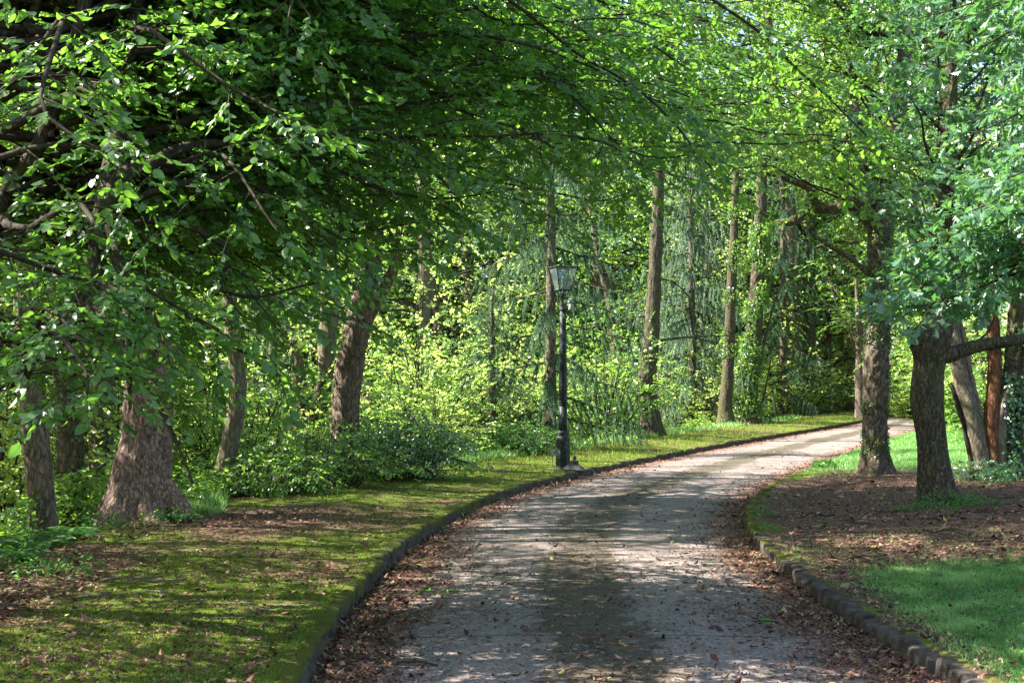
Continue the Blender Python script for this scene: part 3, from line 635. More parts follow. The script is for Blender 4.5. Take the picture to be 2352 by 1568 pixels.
plain_tree('ivied_verge_tree', 53, [(1716, 985), (1714, 930), (1720, 850), (1732, 760), (1742, 640), (1750, 480), (1760, 250)], [54, 44, 40, 36, 32, 26, 14], 'bark_oak', 'dark trunk clad in climbing stems on the far verge beside the slender grey one', 19, b=.05,
           forks=[('climbing_stem', [(1728, 960), (1742, 860), (1762, 760), (1790, 660)], [8, 7, 6, 3]), ('climbing_stem', [(1735, 975), (1756, 900), (1772, 820)], [6, 5, 3])])
plain_tree('far_brown_tree', 62, [(1977, 945), (1975, 880), (1974, 800), (1972, 720), (1968, 640)], [26, 21, 17, 13, 6], 'bark_brown', 'distant brown trunk where the drive bends out of sight', 20, crown=(P(1975, 700, 62), (2.6, 2.2, 2.2), 'lime', P(1974, 800, 62)), crown_kw=dict(r0=.05, sublen=1.2))

# ---- the burred oak (front, right)
Y = 18.7
bp = P(2118, 905, Y - .1); bp2 = P(2105, 775, Y - .1); bp3 = P(2155, 760, Y - .15)
oak = plain_tree('burred_oak', Y, [(2156, 1175), (2148, 1120), (2141, 1060), (2136, 1000), (2130, 940), (2130, 880), (2134, 830), (2138, 785), (2160, 735), (2172, 650), (2180, 520), (2185, 380), (2190, 200), (2196, 0)], [84, 72, 66, 66, 72, 66, 68, 84, 60, 52, 48, 40, 30, 16], 'bark_oak',
                 'stocky burred oak trunk with a swollen knuckle head and one sideways limb', 21, b=.026, fx=15, fz=2.2, sides=120, ring=.025, roots=.06, bumps=[(bp, .2, .035), (bp2, .17, .085), (bp3, .18, .05)], flare=.5,
                 forks=[('limb', [(2140, 805), (2175, 815), (2215, 803), (2260, 792), (2330, 782), (2420, 760), (2480, 700)], [58, 40, 32, 29, 26, 22, 10]), ('dead_branch', [(2230, 800), (2262, 770), (2282, 740), (2292, 700)], [9, 7, 5, 3]), ('dead_branch', [(2265, 795), (2300, 810), (2345, 835)], [8, 5, 3])])
# ---- the ivy clad trunk behind it
Y = 25.2
ivt = plain_tree('ivy_clad_tree', Y, [(2012, 1102), (2010, 1050), (2008, 980), (2010, 900), (2014, 820), (2018, 740), (2022, 640), (2022, 540), (2025, 470), (2040, 380), (2062, 280), (2085, 120), (2100, -60)], [70, 58, 53, 55, 57, 52, 54, 54, 60, 46, 40, 30, 14], 'bark_ivy',
                 'leaning ivy clad trunk with crooked mossy boughs behind the burred oak', 22, b=.04, fx=9, fz=3, sides=90, ring=.035, roots=.07, flare=.45,
                 forks=[('limb', [(2018, 520), (1965, 470), (1920, 478), (1870, 480), (1825, 508), (1780, 512)], [44, 36, 30, 24, 20, 12]), ('limb', [(1880, 478), (1866, 440), (1830, 420), (1780, 402), (1720, 396)], [22, 16, 13, 9, 4]), ('limb', [(2022, 470), (1995, 400), (1985, 330), (1970, 240), (1955, 130)], [34, 26, 22, 16, 8]),
                        ('limb', [(2008, 640), (1965, 600), (1900, 560), (1850, 520)], [18, 12, 8, 4])])
# ---- many-stemmed shrub tree at the right
Y = 23.5
shr = plain_tree('multi_stemmed_tree', Y, [(2315, 1105), (2318, 1050), (2318, 980), (2322, 900), (2330, 800), (2336, 680), (2330, 560), (2338, 400), (2345, 200)], [84, 66, 52, 42, 36, 34, 30, 24, 12], 'bark_oak',
                 'clump of reddish and pale leaning stems splaying from one base beyond the burred oak', 23, b=.05, fx=9, sides=80, ring=.04, roots=.08)
ex = []
for nm, bk, tr, w in (('stem', 'bark_pale', [(2262, 1085), (2240, 1000), (2215, 900), (2198, 820), (2185, 700)], [46, 42, 38, 34, 26]), ('stem', 'bark_twig', [(2235, 1095), (2222, 1010), (2200, 920), (2182, 880)], [16, 15, 13, 9]),
                      ('stem', 'bark_pale', [(2270, 1060), (2250, 960), (2232, 880), (2215, 780), (2190, 690)], [20, 17, 15, 13, 9]), ('stem', 'bark_red', [(2278, 1040), (2276, 960), (2284, 880), (2284, 780), (2278, 700), (2290, 620)], [44, 36, 34, 30, 28, 24]),
                      ('stem', 'bark_pale', [(2290, 1000), (2302, 930), (2330, 880), (2350, 820), (2375, 740)], [34, 28, 24, 20, 16]), ('stem', 'bark_twig', [(2250, 1100), (2205, 960), (2188, 900)], [10, 9, 6]), ('stem', 'bark_oak', [(2345, 1110), (2350, 1000), (2352, 880), (2360, 760)], [50, 46, 40, 34])):
    q = np.array([P(a, b, Y - .25 + .1 * k) for k, (a, b) in enumerate(tr)]); q[0][2] = float(H(q[0][0], q[0][1])) - .1
    o, _, _ = trunk_mesh(nm, q, rad(Y, w), M[bk], None, bark=.02, fx=14, fz=3, seed=int(tr[0][0]), sides=26, ring=.06, flare=.15); ex.append(o)
reparent(shr, ex)

# ================================================================== FOLIAGE TREES
def ptree(name, label, X0, Y0, cat='tree'): return thing(name, (X0, Y0, float(H(X0, Y0))), label, cat)
# ---- the near hornbeam whose crown roofs the left half of the view
hb = ptree('hornbeam_tree', 'dark leaning hornbeam whose crooked boughs and leafy sprays hang over the mossy verge', -4.3, 9.6)
g = np.random.default_rng(101); objs = []
Y = 8.6
tr = np.array([[-4.3, 9.6, float(H(-4.3, 9.6)) - .15], [-4.0, 9.5, .9], P(-90, 900, 9.3), P(30, 850, 8.9), P(110, 790, 8.7), P(190, 720, 8.6), P(222, 610, 8.6), P(235, 470, 8.6), P(262, 330, 8.8), P(300, 100, 9.2), P(330, -250, 9.6), P(330, -700, 10)])
o, _, _ = trunk_mesh('trunk', tr, [.17, .15, .13, .10, .092, .08, .072, .062, .055, .05, .04, .02], M['bark_dark'], None, bark=.012, fx=18, fz=9, seed=31, sides=50, ring=.03, flare=.5, roots=.04); objs.append(o)
for nm, w, q in (('limb', [.16, .12, .08, .055, .05, .045, .03], [tr[1], (-3.6, 9.6, 2.2), P(-30, 560, 9.4), P(20, 430, 9.2), P(85, 330, 9.1), P(140, 170, 9.1), P(185, 10, 9.0), P(210, -300, 9)]),
                 ('limb', [.10, .07, .055, .04], [tr[1], P(-140, 800, 9.2), P(-20, 778, 9.0), P(70, 772, 8.8), P(150, 745, 8.6)]),
                 ('limb', [.035, .03, .026, .02, .012, .006], [P(200, 700, 8.5), P(255, 745, 8.3), P(290, 800, 8.2), P(330, 880, 8.0), P(385, 970, 7.9), P(425, 1060, 7.8), P(445, 1110, 7.8)]),
                 ('limb', [.03, .022, .026, .02, .01], [P(230, 480, 8.6), P(285, 640, 8.4), P(290, 780, 8.2), P(296, 850, 8.1), P(300, 940, 8.0)]),
                 ('limb', [.05, .045, .04, .035, .02, .01], [P(232, 520, 8.6), P(270, 410, 8.6), P(340, 380, 8.7), P(420, 340, 8.9), P(560, 330, 9.2), P(700, 370, 9.4)])):
    q = np.array(q); o, _, _ = trunk_mesh(nm, q, w, M['bark_dark'], None, bark=.008, fx=22, fz=12, seed=int(q[-1][2] * 100) % 97, sides=18, ring=.04, flare=0); objs.append(o)
cr = Crown(102)
HL = [([(200, 700), (420, 700), (600, 800)], 8.9), ([(225, 600), (500, 570), (740, 650)], 9.3), ([(230, 480), (600, 440), (960, 560)], 9.0), ([(240, 400), (650, 320), (1080, 480)], 9.5),
      ([(250, 330), (750, 220), (1260, 360)], 9.9), ([(200, 100), (800, 60), (1450, 330)], 10.6), ([(150, 0), (900, -120), (1640, 400)], 11.2), ([(150, -100), (1100, -200), (1980, 300)], 11.4),
      ([(100, 720), (230, 760), (380, 820)], 7.8), ([(0, 740), (100, 800), (230, 870)], 6.9), ([(-40, 770), (60, 810), (180, 840)], 7.0), ([(0, 500), (200, 500), (480, 740)], 8.0), ([(0, 300), (300, 330), (640, 520)], 8.0),
      ([(0, 100), (350, 60), (690, 250)], 7.6), ([(100, -100), (500, -120), (700, 100)], 8.2), ([(-100, 600), (60, 560), (240, 640)], 7.2), ([(-50, 200), (100, 200), (330, 330)], 7.0)]
for k in range(86):
    u = g.random(); tx = 120 + 1560 * u; edge = np.interp(tx, [0, 300, 450, 640, 760, 900, 1100, 1250, 1400, 1700], [900, 790, 760, 760, 650, 600, 560, 480, 430, 430])
    ty = edge - 70 - g.random() ** 1.35 * (edge + 130); Yd = 9.4 + 3.6 * g.random() + 1.5 * u
    HL.append(([(g.uniform(-150, 250), ty - g.uniform(0, 260)), (tx * .55, ty - g.uniform(20, 160)), (tx, ty)], Yd))
for k, (q, Yd) in enumerate(HL):
    q3 = np.array([P(a, b, (9.0 * (1 - t) + Yd * t)) for (a, b), t in zip(q, (0, .5, 1))]); mb = MB()
    q3 = resample(q3, n=5); q3[1:4] += g.normal(size=(3, 3)) * [.12, .25, .16]
    branch_out(mb, cr, q3, .032 if k < 17 else .026, .006, g, sub=(7.5 if Yd < 8.2 else 5.4), sublen=(.7 if Yd < 8 else 1.05), start=.1, twig=.15, spray=.30, droop=.16, upb=-.02)
    objs.append(mb.build('limb', M['bark_twig'], None, True))
# upper storey of the crown, above the frame: it shades what hangs below
for k in range(25):
    az = g.uniform(-2.2, 1.4); R_ = g.uniform(1.8, 4.8)
    e = np.array([-3.4 + R_ * math.cos(az) * 1.0, 9.6 - R_ * math.sin(az) * .8, g.uniform(4.6, 8.5)]); b = np.array([-3.4, 9.4, g.uniform(3.5, 6.0)])
    if e[2] - 1.6 < .27 * max(1, e[1]) + .3: e[2] = 1.9 + .29 * max(1, e[1]) + g.random()
    mb = MB(); branch_out(mb, cr, [b, (b + e) / 2 + [0, 0, .4], e], .04, .008, g, sub=3.2, sublen=1.3, start=.2, twig=.2, spray=.34, droop=.2)
    objs.append(mb.build('limb', M['bark_twig'], None, True))
c, tw = cr.build('crown', M['hornbeam'], K=9, leaf=.070, asp=.64, tilt=.48, droop=.14, twigmat=M['bark_twig'])
tw.name = 'twig_spray'; reparent(hb, objs + [c, tw]); print('hornbeam leaves', len(cr.o) * 9)

# ---- lime tree on the slope whose boughs reach over the drive (upper middle)
lm = ptree('lime_tree', 'lime tree behind the brambles sending long bright leaved boughs over the drive', -6.4, 22.0)
g = np.random.default_rng(111); cr = Crown(112); objs = []
z0 = float(H(-6.4, 22)); o, _, _ = trunk_mesh('trunk', [(-6.4, 22, z0 - .1), (-6.3, 22, z0 + 3), (-6.1, 21.8, z0 + 7), (-5.8, 21.6, z0 + 11), (-5.6, 21.5, 13)], [.2, .17, .14, .1, .04], M['bark_brown'], None, seed=33, sides=30, roots=.03); objs.append(o)
for k in range(120):
    tx = g.uniform(500, 2080); Yd = g.uniform(15.5, 22); edge = 560 + 50 * math.sin(tx / 170) - 70 * (tx > 1750) + 20 * (1150 < tx < 1500)
    ty = edge - 70 - g.random() ** .8 * (edge + 250); e = P(tx, ty, Yd); b = np.array([-6.0, 21.8, np.clip(e[2] + g.uniform(-1, 1.5), 3.5, 11)])
    md = (b + e) / 2 + [0, 0, .5 + .6 * g.random()]; mb = MB()
    branch_out(mb, cr, [b, md, e], .05, .008, g, sub=2.4, sublen=1.9, start=.3, twig=.2, spray=.36, droop=.22)
    objs.append(mb.build('limb', M['bark_twig'], None, True))
for k in range(74):    # unseen boughs added above the frame to shade the drive
    e = np.array([g.uniform(-9.5, 3), g.uniform(12.5, 33), 0]); e[2] = max(g.uniform(5.5, 11), 1.9 + .285 * e[1] if e[0] > -.42 * e[1] else 0); b = np.array([-6.0, 21.8, g.uniform(6, 11)]); mb = MB()
    branch_out(mb, cr, [b, (b + e) / 2 + [0, 0, .5], e], .05, .008, g, sub=2.2, sublen=1.8, start=.25, twig=.22, spray=.36, droop=.2); objs.append(mb.build('limb', M['bark_twig'], None, True))
c, tw = cr.build('crown', M['lime'], K=9, leaf=.095, asp=.72, tilt=.42, droop=.25, T=T_SIMPLE)
reparent(lm, objs + [c]); print('lime leaves', len(cr.o) * 9)

# ---- oak crowns on the right
def oak_crown(root, limbs, seed, leaf, Y0, mat='oak', K=10, sub=4.0, sublen=.9, T=T_OAK, spray=.22, twig=.16):
    g = np.random.default_rng(seed); cr = Crown(seed + 1); objs = []
    for q in limbs:
        mb = MB(); branch_out(mb, cr, np.array(q), .022, .005, g, sub=sub, sublen=sublen, start=.12, twig=twig, spray=spray, droop=.12, upb=.08)
        objs.append(mb.build('limb', M['bark_twig'], None, True))
    c, _ = cr.build('crown', M[mat], K=K, leaf=leaf, asp=.62, tilt=.5, T=T, flat=False, angle=1.0, droop=.12, drop=.0)
    print('oak leaves', len(cr.o) * K); reparent(root, objs + [c])
g = np.random.default_rng(121); L = []
for k in range(64):      # burred oak: crown above the knuckle head, from about 3.4 m up
    tx = g.uniform(1990, 2560); ty = g.uniform(-500, 600 if tx > 2200 else 440); Yd = g.uniform(16.5, 21.5); e = P(tx, ty, Yd); b = P(2185 + g.normal() * 20, min(640, ty + g.uniform(80, 300)), 18.7)
    L.append([b, (b + e) / 2 + [0, 0, .3], e])
oak_crown(oak, L, 122, .115, 18.7, K=10, sub=3.2, sublen=1.0)
g = np.random.default_rng(123); L = []
for k in range(62):      # ivy clad tree's own crown, reaching left over the drive
    tx = g.uniform(1480, 2280); ty = g.uniform(-350, 450); Yd = g.uniform(22.5, 28); ty = min(ty, 360 if tx < 2010 else 450); e = P(tx, ty, Yd); b = P(2030 + g.normal() * 20, np.clip(ty + g.uniform(60, 300), 120, 500), 25.2)
    L.append([b, (b + e) / 2 + [0, 0, .3], e])
oak_crown(ivt, L, 124, .11, 25.2, mat='lime', sub=3.0, sublen=1.3, T=T_SIMPLE, K=9, spray=.34, twig=.2)
# near oak just outside the frame on the right; its boughs hang into view
no = ptree('oak_tree', 'oak with blue green lobed leaves on low boughs hanging before the two gnarled trunks', 6.4, 12.2)
g = np.random.default_rng(131); L = []
z0 = float(H(6.4, 12.2)); o, _, _ = trunk_mesh('trunk', [(6.4, 12.2, z0 - .1), (6.35, 12.1, 2), (6.2, 12, 4.2), (6.0, 12, 7)], [.28, .22, .18, .08], M['bark_oak'], None, seed=35, sides=50, roots=.05)
reparent(no, [o])
for (tx, ty, Yd) in ((2030, 620, 11.2), (2120, 600, 11.4), (2060, 690, 10.7), (2140, 680, 11.5), (2190, 560, 10.9), (2095, 705, 11.2), (2230, 620, 11.6), (2075, 640, 11), (2010, 700, 11.3), (2100, 735, 10.8), (2160, 600, 11), (2200, 640, 10.6), (2240, 560, 11), (2150, 540, 11.6), (2290, 470, 10.4), (2330, 420, 10), (2240, 420, 11), (2340, 560, 10.6), (2360, 660, 11), (2200, 500, 12), (2380, 330, 11), (2300, 250, 12), (2370, 120, 12), (2330, 20, 12), (2250, 700, 12.5), (2080, 560, 12)):
    b = np.array([6.2, 12.0, np.clip(P(0, ty, 12)[2] + .5 * g.random() + .2, 2.0, 6)]); e = P(tx, ty, Yd); L.append([b, (b + e) / 2 + [0, 0, .25], e])
for k in range(18):
    tx = g.uniform(2120, 2420); ty = g.uniform(-80, 560); e = P(tx, ty, g.uniform(11.5, 15.5)); b = np.array([6.1, 12.4, np.clip(e[2] + .5, 2.5, 6.5)]); L.append([b, (b + e) / 2 + [0, 0, .25], e])
for k in range(14): b = np.array([6.1, 12, g.uniform(4, 6.5)]); az = g.uniform(0, 2 * PI); L.append([b, b + [1.2 * math.cos(az), 1.2 * math.sin(az), .8], b + [2.6 * math.cos(az), 2.6 * math.sin(az), 1.2]])
oak_crown(no, L, 132, .11, 11, K=10, sub=4.6, sublen=.55, spray=.18, twig=.13)

# ---- kinds of woodland tree, each built once at the origin and then copied
def wood_broad(seed, h, R, nl, leaf, K=8, mat='lime', low=.25, name='woodland_tree'):
    root = thing(name, (0, 0, 0), '', 'tree'); g = np.random.default_rng(seed); cr = Crown(seed); objs = []
    tp = np.array([[0, 0, -.4], [g.normal() * .1, g.normal() * .1, h * .3], [g.normal() * .3, g.normal() * .3, h * .65], [g.normal() * .4, g.normal() * .4, h * .93]])
    o, _, _ = trunk_mesh('trunk', tp, [.2 * h / 12, .16 * h / 12, .1 * h / 12, .03], M['bark_brown'], None, seed=seed, sides=20, ring=.15, flare=.3)
    objs.append(o); mb = MB()
    for k in range(nl):
        t = low + (1 - low) * (k + g.random()) / nl; z = h * t; b = np.array([np.interp(z, tp[:, 2], tp[:, 0]), np.interp(z, tp[:, 2], tp[:, 1]), z * .92])
        az = g.uniform(0, 2 * PI); rr = R * (1 - .75 * max(0, (t - .45) / .55) ** 1.6) * g.uniform(.6, 1.05); e = b + [rr * math.cos(az), rr * math.sin(az), rr * g.uniform(-.15, .35)]
        branch_out(mb, cr, [b, (b + e) / 2 + [0, 0, .25], e], .045, .01, g, sub=2.8, sublen=R * .42, start=.2, twig=.26, spray=.55, droop=.2, sides=5)
    objs.append(mb.build('limb', M['bark_twig'], None, True)); c, _ = cr.build('crown', M[mat], K=K, leaf=leaf, asp=.72, T=T_SIMPLE, tilt=.5, droop=.2); objs.append(c)
    print(name, len(cr.o) * K); reparent(root, objs); return root
def wood_shrub(seed, h, R, n, leaf, mat='hazel', K=8, name='hazel_shrub', spray=.4, cat='shrub', low=.1):
    root = thing(name, (0, 0, 0), '', cat); g = np.random.default_rng(seed); cr = Crown(seed); objs = []
    for k in range(n):
        az = g.uniform(0, 2 * PI); rr = R * math.sqrt(g.random()); hh = h * (1 - .55 * (rr / R) ** 2) * g.uniform(low + .5, 1)
        e = np.array([rr * math.cos(az), rr * math.sin(az), hh]); b = np.array([.12 * math.cos(az), .12 * math.sin(az), -.2]); mb = MB()
        branch_out(mb, cr, [b, e * [.45, .45, .6], e], .03 * h / 4, .006, g, sub=3.0 * 4 / h, sublen=R * .35, start=low, twig=.2, spray=spray, droop=.15, sides=5, upb=.1)
        objs.append(mb.build('stem', M['bark_twig'], None, True))
    c, _ = cr.build('crown', M[mat], K=K, leaf=leaf, asp=.75, T=T_SIMPLE, tilt=.5, droop=.15)
    print(name, len(cr.o) * K); reparent(root, objs + [c]); return root
def wood_spruce(seed, h, R, skirt=.06, weep=.45, nb=70, name='spruce_tree', trunk=True, needle=.062, mat='spruce'):
    root = thing(name, (0, 0, 0), '', 'tree'); g = np.random.default_rng(seed); objs = []; pos = []; ax = []; nr = []; ln = []; rn = []
    if trunk:
        o, _, _ = trunk_mesh('trunk', [(0, 0, -.4), (.03, 0, h * .4), (0, .03, h * .8), (0, 0, h)], [.20 * h / 14, .15 * h / 14, .07, .02], M['bark_brown'], None, seed=seed, sides=24, ring=.12, bark=.015, flare=.3); objs.append(o)
    mb = MB()
    for k in range(nb):
        t = skirt + (1 - skirt) * (k + g.random()) / nb; z = h * t; az = k * 2.4 + g.normal() * .3; L = R * (1 - t) ** .8 * g.uniform(.75, 1.1) + .25; d = np.array([math.cos(az), math.sin(az), 0])
        q = np.array([[0, 0, z], d * L * .5 + [0, 0, z - L * .10], d * L + [0, 0, z - L * .22 + .05]]); p = resample(q, n=max(5, int(L / .3))); p = wobble(p, .05, .5, k)
        mb.quads(*tube(p, np.linspace(.03, .006, len(p)), 4)); m = int(L / .038) + 2; T_ = nz(np.gradient(p, axis=0))
        for i in range(m):
            u = (i + g.random()) / m; j = min(len(p) - 1, int(u * (len(p) - 1) + .5)); o_ = p[j] + g.normal(size=3) * .02
            side = np.cross(T_[j], [0, 0, 1.]) * (1 if i % 2 else -1); sl = (.22 + .30 * g.random()) * (.5 + .7 * min(1, L)); dirn = nz(side * (1 - weep) + T_[j] * .35 + np.array([0, 0, -weep * 1.6]))
            n_ = int(sl / .0055); s = np.linspace(0, 1, n_)[:, None]; sp = o_ + dirn * s * sl; sp[:, 2] -= (s ** 2 * sl * weep * .5)[:, 0]
            a_ = nz(dirn * .75 + g.normal(size=(n_, 3)) * .65); pos.append(sp); ax.append(a_); nr.append(g.normal(size=(n_, 3))); ln.append(np.full(n_, needle) * (1.1 - .4 * s[:, 0])); rn.append(np.clip(g.random() * .6 + .4 * g.random(n_) + .15 * s[:, 0], 0, 1))
    bo = mb.build('bough', M['bark_twig'], None, True); bo['kind'] = 'stuff'; objs.append(bo); ln = np.concatenate(ln)
    c = leaves('crown', M[mat], np.concatenate(pos), np.concatenate(ax), np.concatenate(nr), ln, ln * .22, T_NEEDLE, np.concatenate(rn)); objs.append(c)
    print(name, len(ln)); reparent(root, objs); return root

BT = [wood_broad(201, 14, 4.2, 46, .12, low=.12), wood_broad(202, 12, 3.8, 44, .12, mat='hazel', low=.12), wood_broad(203, 17, 5.0, 56, .13, low=.2)]
HS = [wood_shrub(211, 5.2, 2.6, 26, .10), wood_shrub(212, 4.2, 2.4, 24, .10, mat='lime'), wood_shrub(213, 3.0, 2.0, 22, .09)]
SP = [wood_spruce(221, 13, 3.4, nb=58, weep=.5), wood_spruce(222, 13, 3.8, nb=110, weep=.62, skirt=.02, mat='spruce_sun_painted')]
used = set()
def put(proto, X0, Y0, rz, sc, label, group=None, zoff=-.05):
    loc = (X0, Y0, float(H(X0, Y0)) + zoff); s3 = (sc, sc, sc) if np.isscalar(sc) else sc
    if id(proto) not in used: used.add(id(proto)); r = proto; r.location = loc; r.rotation_euler = (0, 0, rz); r.scale = s3; r['label'] = label
    else: r = copy_tree(proto, loc, rz, s3, label)
    if group: r['group'] = group
    elif 'group' in r: del r['group']
    return r
def xat(px, Y): return (px - 1176) / FPX * Y
# spruces one can tell apart
put(SP[0], xat(1264, 35), 35.0, .6, (.8, .8, 1.05), 'spruce with a straight trunk and dark drooping boughs right behind the street lamp')
put(SP[1], xat(1590, 55), 55.0, 2.0, (.95, .95, 1.0), 'sunlit whitish green weeping spruce behind the slender grey verge trunk')
put(SP[0], xat(1800, 66), 66.0, 4.0, (1.1, 1.1, 1.15), 'weeping spruce hanging dusky green curtains above the far end of the drive')
put(SP[0], xat(1130, 33), 34.5, 2.2, (.7, .7, .34), 'low young spruce left of the street lamp with blue green boughs near the ground')
put(SP[0], xat(610, 34), 35.0, 5.2, (.7, .7, .8), 'narrow spruce with hanging grey green strands left of the twin forked trunk')
put(BT[1], xat(1905, 78), 79.0, 1.1, 1.3, 'far leafy tree filling the gap left of the ivy clad trunk')
# hazels one can tell apart
for px_, Y0, k, sc, lb in ((930, 33, 0, (1, 1, 1.1), 'brightest yellow green hazel between the forked trunk and the street lamp'), (1090, 38, 0, (1.1, 1.1, 1.25), 'tall sunlit hazel rising left of the spruce behind the street lamp'), (690, 30, 1, 1.0, 'green hazel behind the brambles left of the brown side stem'),
                           (1390, 41, 1, (1, 1, 1.1), 'slim stemmed bush between the street lamp and the dark straight trunk'), (1560, 60, 0, 1.0, 'bright bush glimpsed just right of the dark straight trunk'), (1840, 70, 0, (1.1, 1.1, .8), 'lime green hazel glowing under the weeping spruce near the bend'),
                           (540, 25.5, 1, (.9, .9, .85), 'hazel growing from the slope behind the thin bowed trunk'), (250, 23, 2, 1.1, 'green bush on the slope behind the massive trunk'), (20, 20, 2, 1.2, 'sunlit bush at the photo\'s left edge behind the ferns'),
                           (2090, 64, 2, 1.2, 'small bush where the drive vanishes behind the burred oak'), (2255, 38, 1, .9, 'bush on the lawn side behind the many stemmed clump'), (1010, 30.5, 2, .75, 'low hazel at the verge edge left of the street lamp')):
    put(HS[k], xat(px_, Y0), Y0, g.random() * 6, sc, lb)
# the wood beyond: copies
lit = [(5, 46), (3, 43), (6, 51), (8, 58), (-1, 31), (1, 35), (3, 39), (-4, 30), (6.5, 56), (12, 66), (-3, 25), (10, 62)]
g = np.random.default_rng(301); placed = []
def free(x, y, dmin): return all((x - a) ** 2 + (y - b) ** 2 > dmin ** 2 for a, b in placed)
def shades(x, y, w=4.6, Lm=19):
    for a, b in lit:
        vx, vy = x - a, y - b; al = vx * -.997 + vy * .07; pe = abs(vx * .07 + vy * .997)
        if -1.5 < al < Lm and pe < w: return True
    return False
n_t = 0
for k in range(9000):
    y = 27 + 80 * g.random() ** 1.25; x = g.uniform(-.44, .44) * y - 2 + (g.random() < .2) * g.uniform(-8, 8)
    dL = float(XL(y)) - x; dR = x - float(XR(y))
    if not (dL > 5.5 or dR > 7): continue
    if dR > 0 and y < 36: continue
    dm = 3.4 + y * .018
    if not free(x, y, dm) or shades(x, y): continue
    placed.append((x, y)); t = [0, 1, 2, 2][g.integers(4)]
    put(BT[t], x, y, g.random() * 6.28, g.uniform(.85, 1.25) * (1 + .010 * (y - 30)), 'leafy tree massed with many like it in the wood behind the drive', 'trees of the wood behind the drive'); n_t += 1
    if n_t >= 105: break
n_s = 0; placed2 = []
for k in range(9000):
    y = 26 + 62 * g.random() ** 1.2; x = g.uniform(-.44, .46) * y - 1
    dL = float(XL(y)) - x; dR = x - float(XR(y))
    if not (dL > 5 or dR > 6.5): continue
    if dR > 0 and y < 33: continue
    if not all((x - a) ** 2 + (y - b) ** 2 > 2.3 ** 2 for a, b in placed2): continue
    placed2.append((x, y)); put(HS[g.integers(3)], x, y, g.random() * 6.28, g.uniform(.85, 1.2), 'leafy bush among the many bushes filling the wood floor behind the drive', 'bushes of the wood floor'); n_s += 1
    if n_s >= 130: break
print('wood', n_t, n_s)
for k, (px_, Y_, t, sc, lb) in enumerate(((1400, 62, 0, 1.3, 'leafy tree behind the verge between the street lamp and the dark straight trunk'), (1610, 66, 1, 1.15, 'leafy tree behind the sunlit weeping spruce'), (1730, 74, 0, 1.2, 'tall leafy tree behind the dark trunk clad in climbing stems'), (1000, 45, 1, 1.1, 'tall pale leaved tree behind the sunlit hazels'),
        (640, 46, 1, 1.1, 'leafy tree far behind the brown side stem'), (420, 28, 0, .9, 'leafy tree on the slope behind the thin bowed trunk'), (200, 25, 1, .85, 'leafy tree on the slope behind the massive trunk'), (30, 24, 0, .85, 'leafy tree on the slope at the left frame edge'),
        (2080, 78, 2, 1.0, 'leafy tree closing the view where the drive vanishes'), (2010, 90, 0, 1.3, 'big leafy tree beyond the end of the drive'), (2180, 62, 1, 1.1, 'leafy tree seen between the two gnarled trunks'), (2260, 48, 0, .9, 'leafy tree behind the lawn beyond the many stemmed clump'), (2360, 36, 1, .9, 'leafy tree behind the many stemmed clump at the frame edge'), (1890, 98, 2, 1.2, 'farthest leafy tree above the bend of the drive'))):
    put(BT[t], xat(px_, Y_), Y_, k * 2.1, sc, lb)
for k, (px_, Y_, sc) in enumerate(((2130, 70, 1.3), (2180, 55, 1.1), (2060, 84, 1.5), (2320, 40, 1.1), (2230, 47, 1.1), (1990, 92, 1.5), (2120, 98, 1.6))): put(HS[k % 3], xat(px_, Y_), Y_, k * 1.9, sc, 'leafy bush in the hedge closing the view past the bend', 'bushes past the bend of the drive')
# tall trees added beyond the frame to shade the drive and near canopy
for k, (x, y, t, sc) in enumerate(((-10.5, 14.5, 0, .95), (-9.5, 19, 1, 1.05), (-12.5, 24.5, 2, .9), (-13, 18, 2, .9), (-8.0, 10.5, 1, .9), (-7.6, 13.2, 1, .8), (-9.0, 22.6, 0, .85), (-7.4, 7.4, 1, .85), (-11.0, 7.0, 2, .8))):
    put(BT[t], x, y, k * 1.3, sc, 'leafy tree added on the slope beyond the frame to shade the drive', 'trees added beyond the frame for shade')

# ================================================================== GROUND COVER
def scatter_leaves(name, x, y, z, L, W, mat, T, g, tilt=.35, rnd=None, up=False, kind='stuff', parent=None):
    N = len(x); az = g.uniform(0, 2 * PI, N); ax = np.stack([np.cos(az), np.sin(az), g.normal(size=N) * tilt], 1); nr = np.stack([g.normal(size=N) * tilt, g.normal(size=N) * tilt, np.ones(N)], 1)
    if up: ax = np.stack([g.normal(size=N) * tilt, g.normal(size=N) * tilt, np.ones(N)], 1); nr = np.stack([np.cos(az), np.sin(az), np.zeros(N)], 1)
    o = leaves(name, mat, np.stack([x, y, z], 1), ax, nr, L, W, T, g.random(N) if rnd is None else rnd, parent)
    return tag(o, kind=kind) if parent is None else o
g = np.random.default_rng(401)
def cand(n, y0, y1, pw=2.0):
    u = g.random(n); y = (y0 ** (1 - pw) + u * (y1 ** (1 - pw) - y0 ** (1 - pw))) ** (1 / (1 - pw)); return y
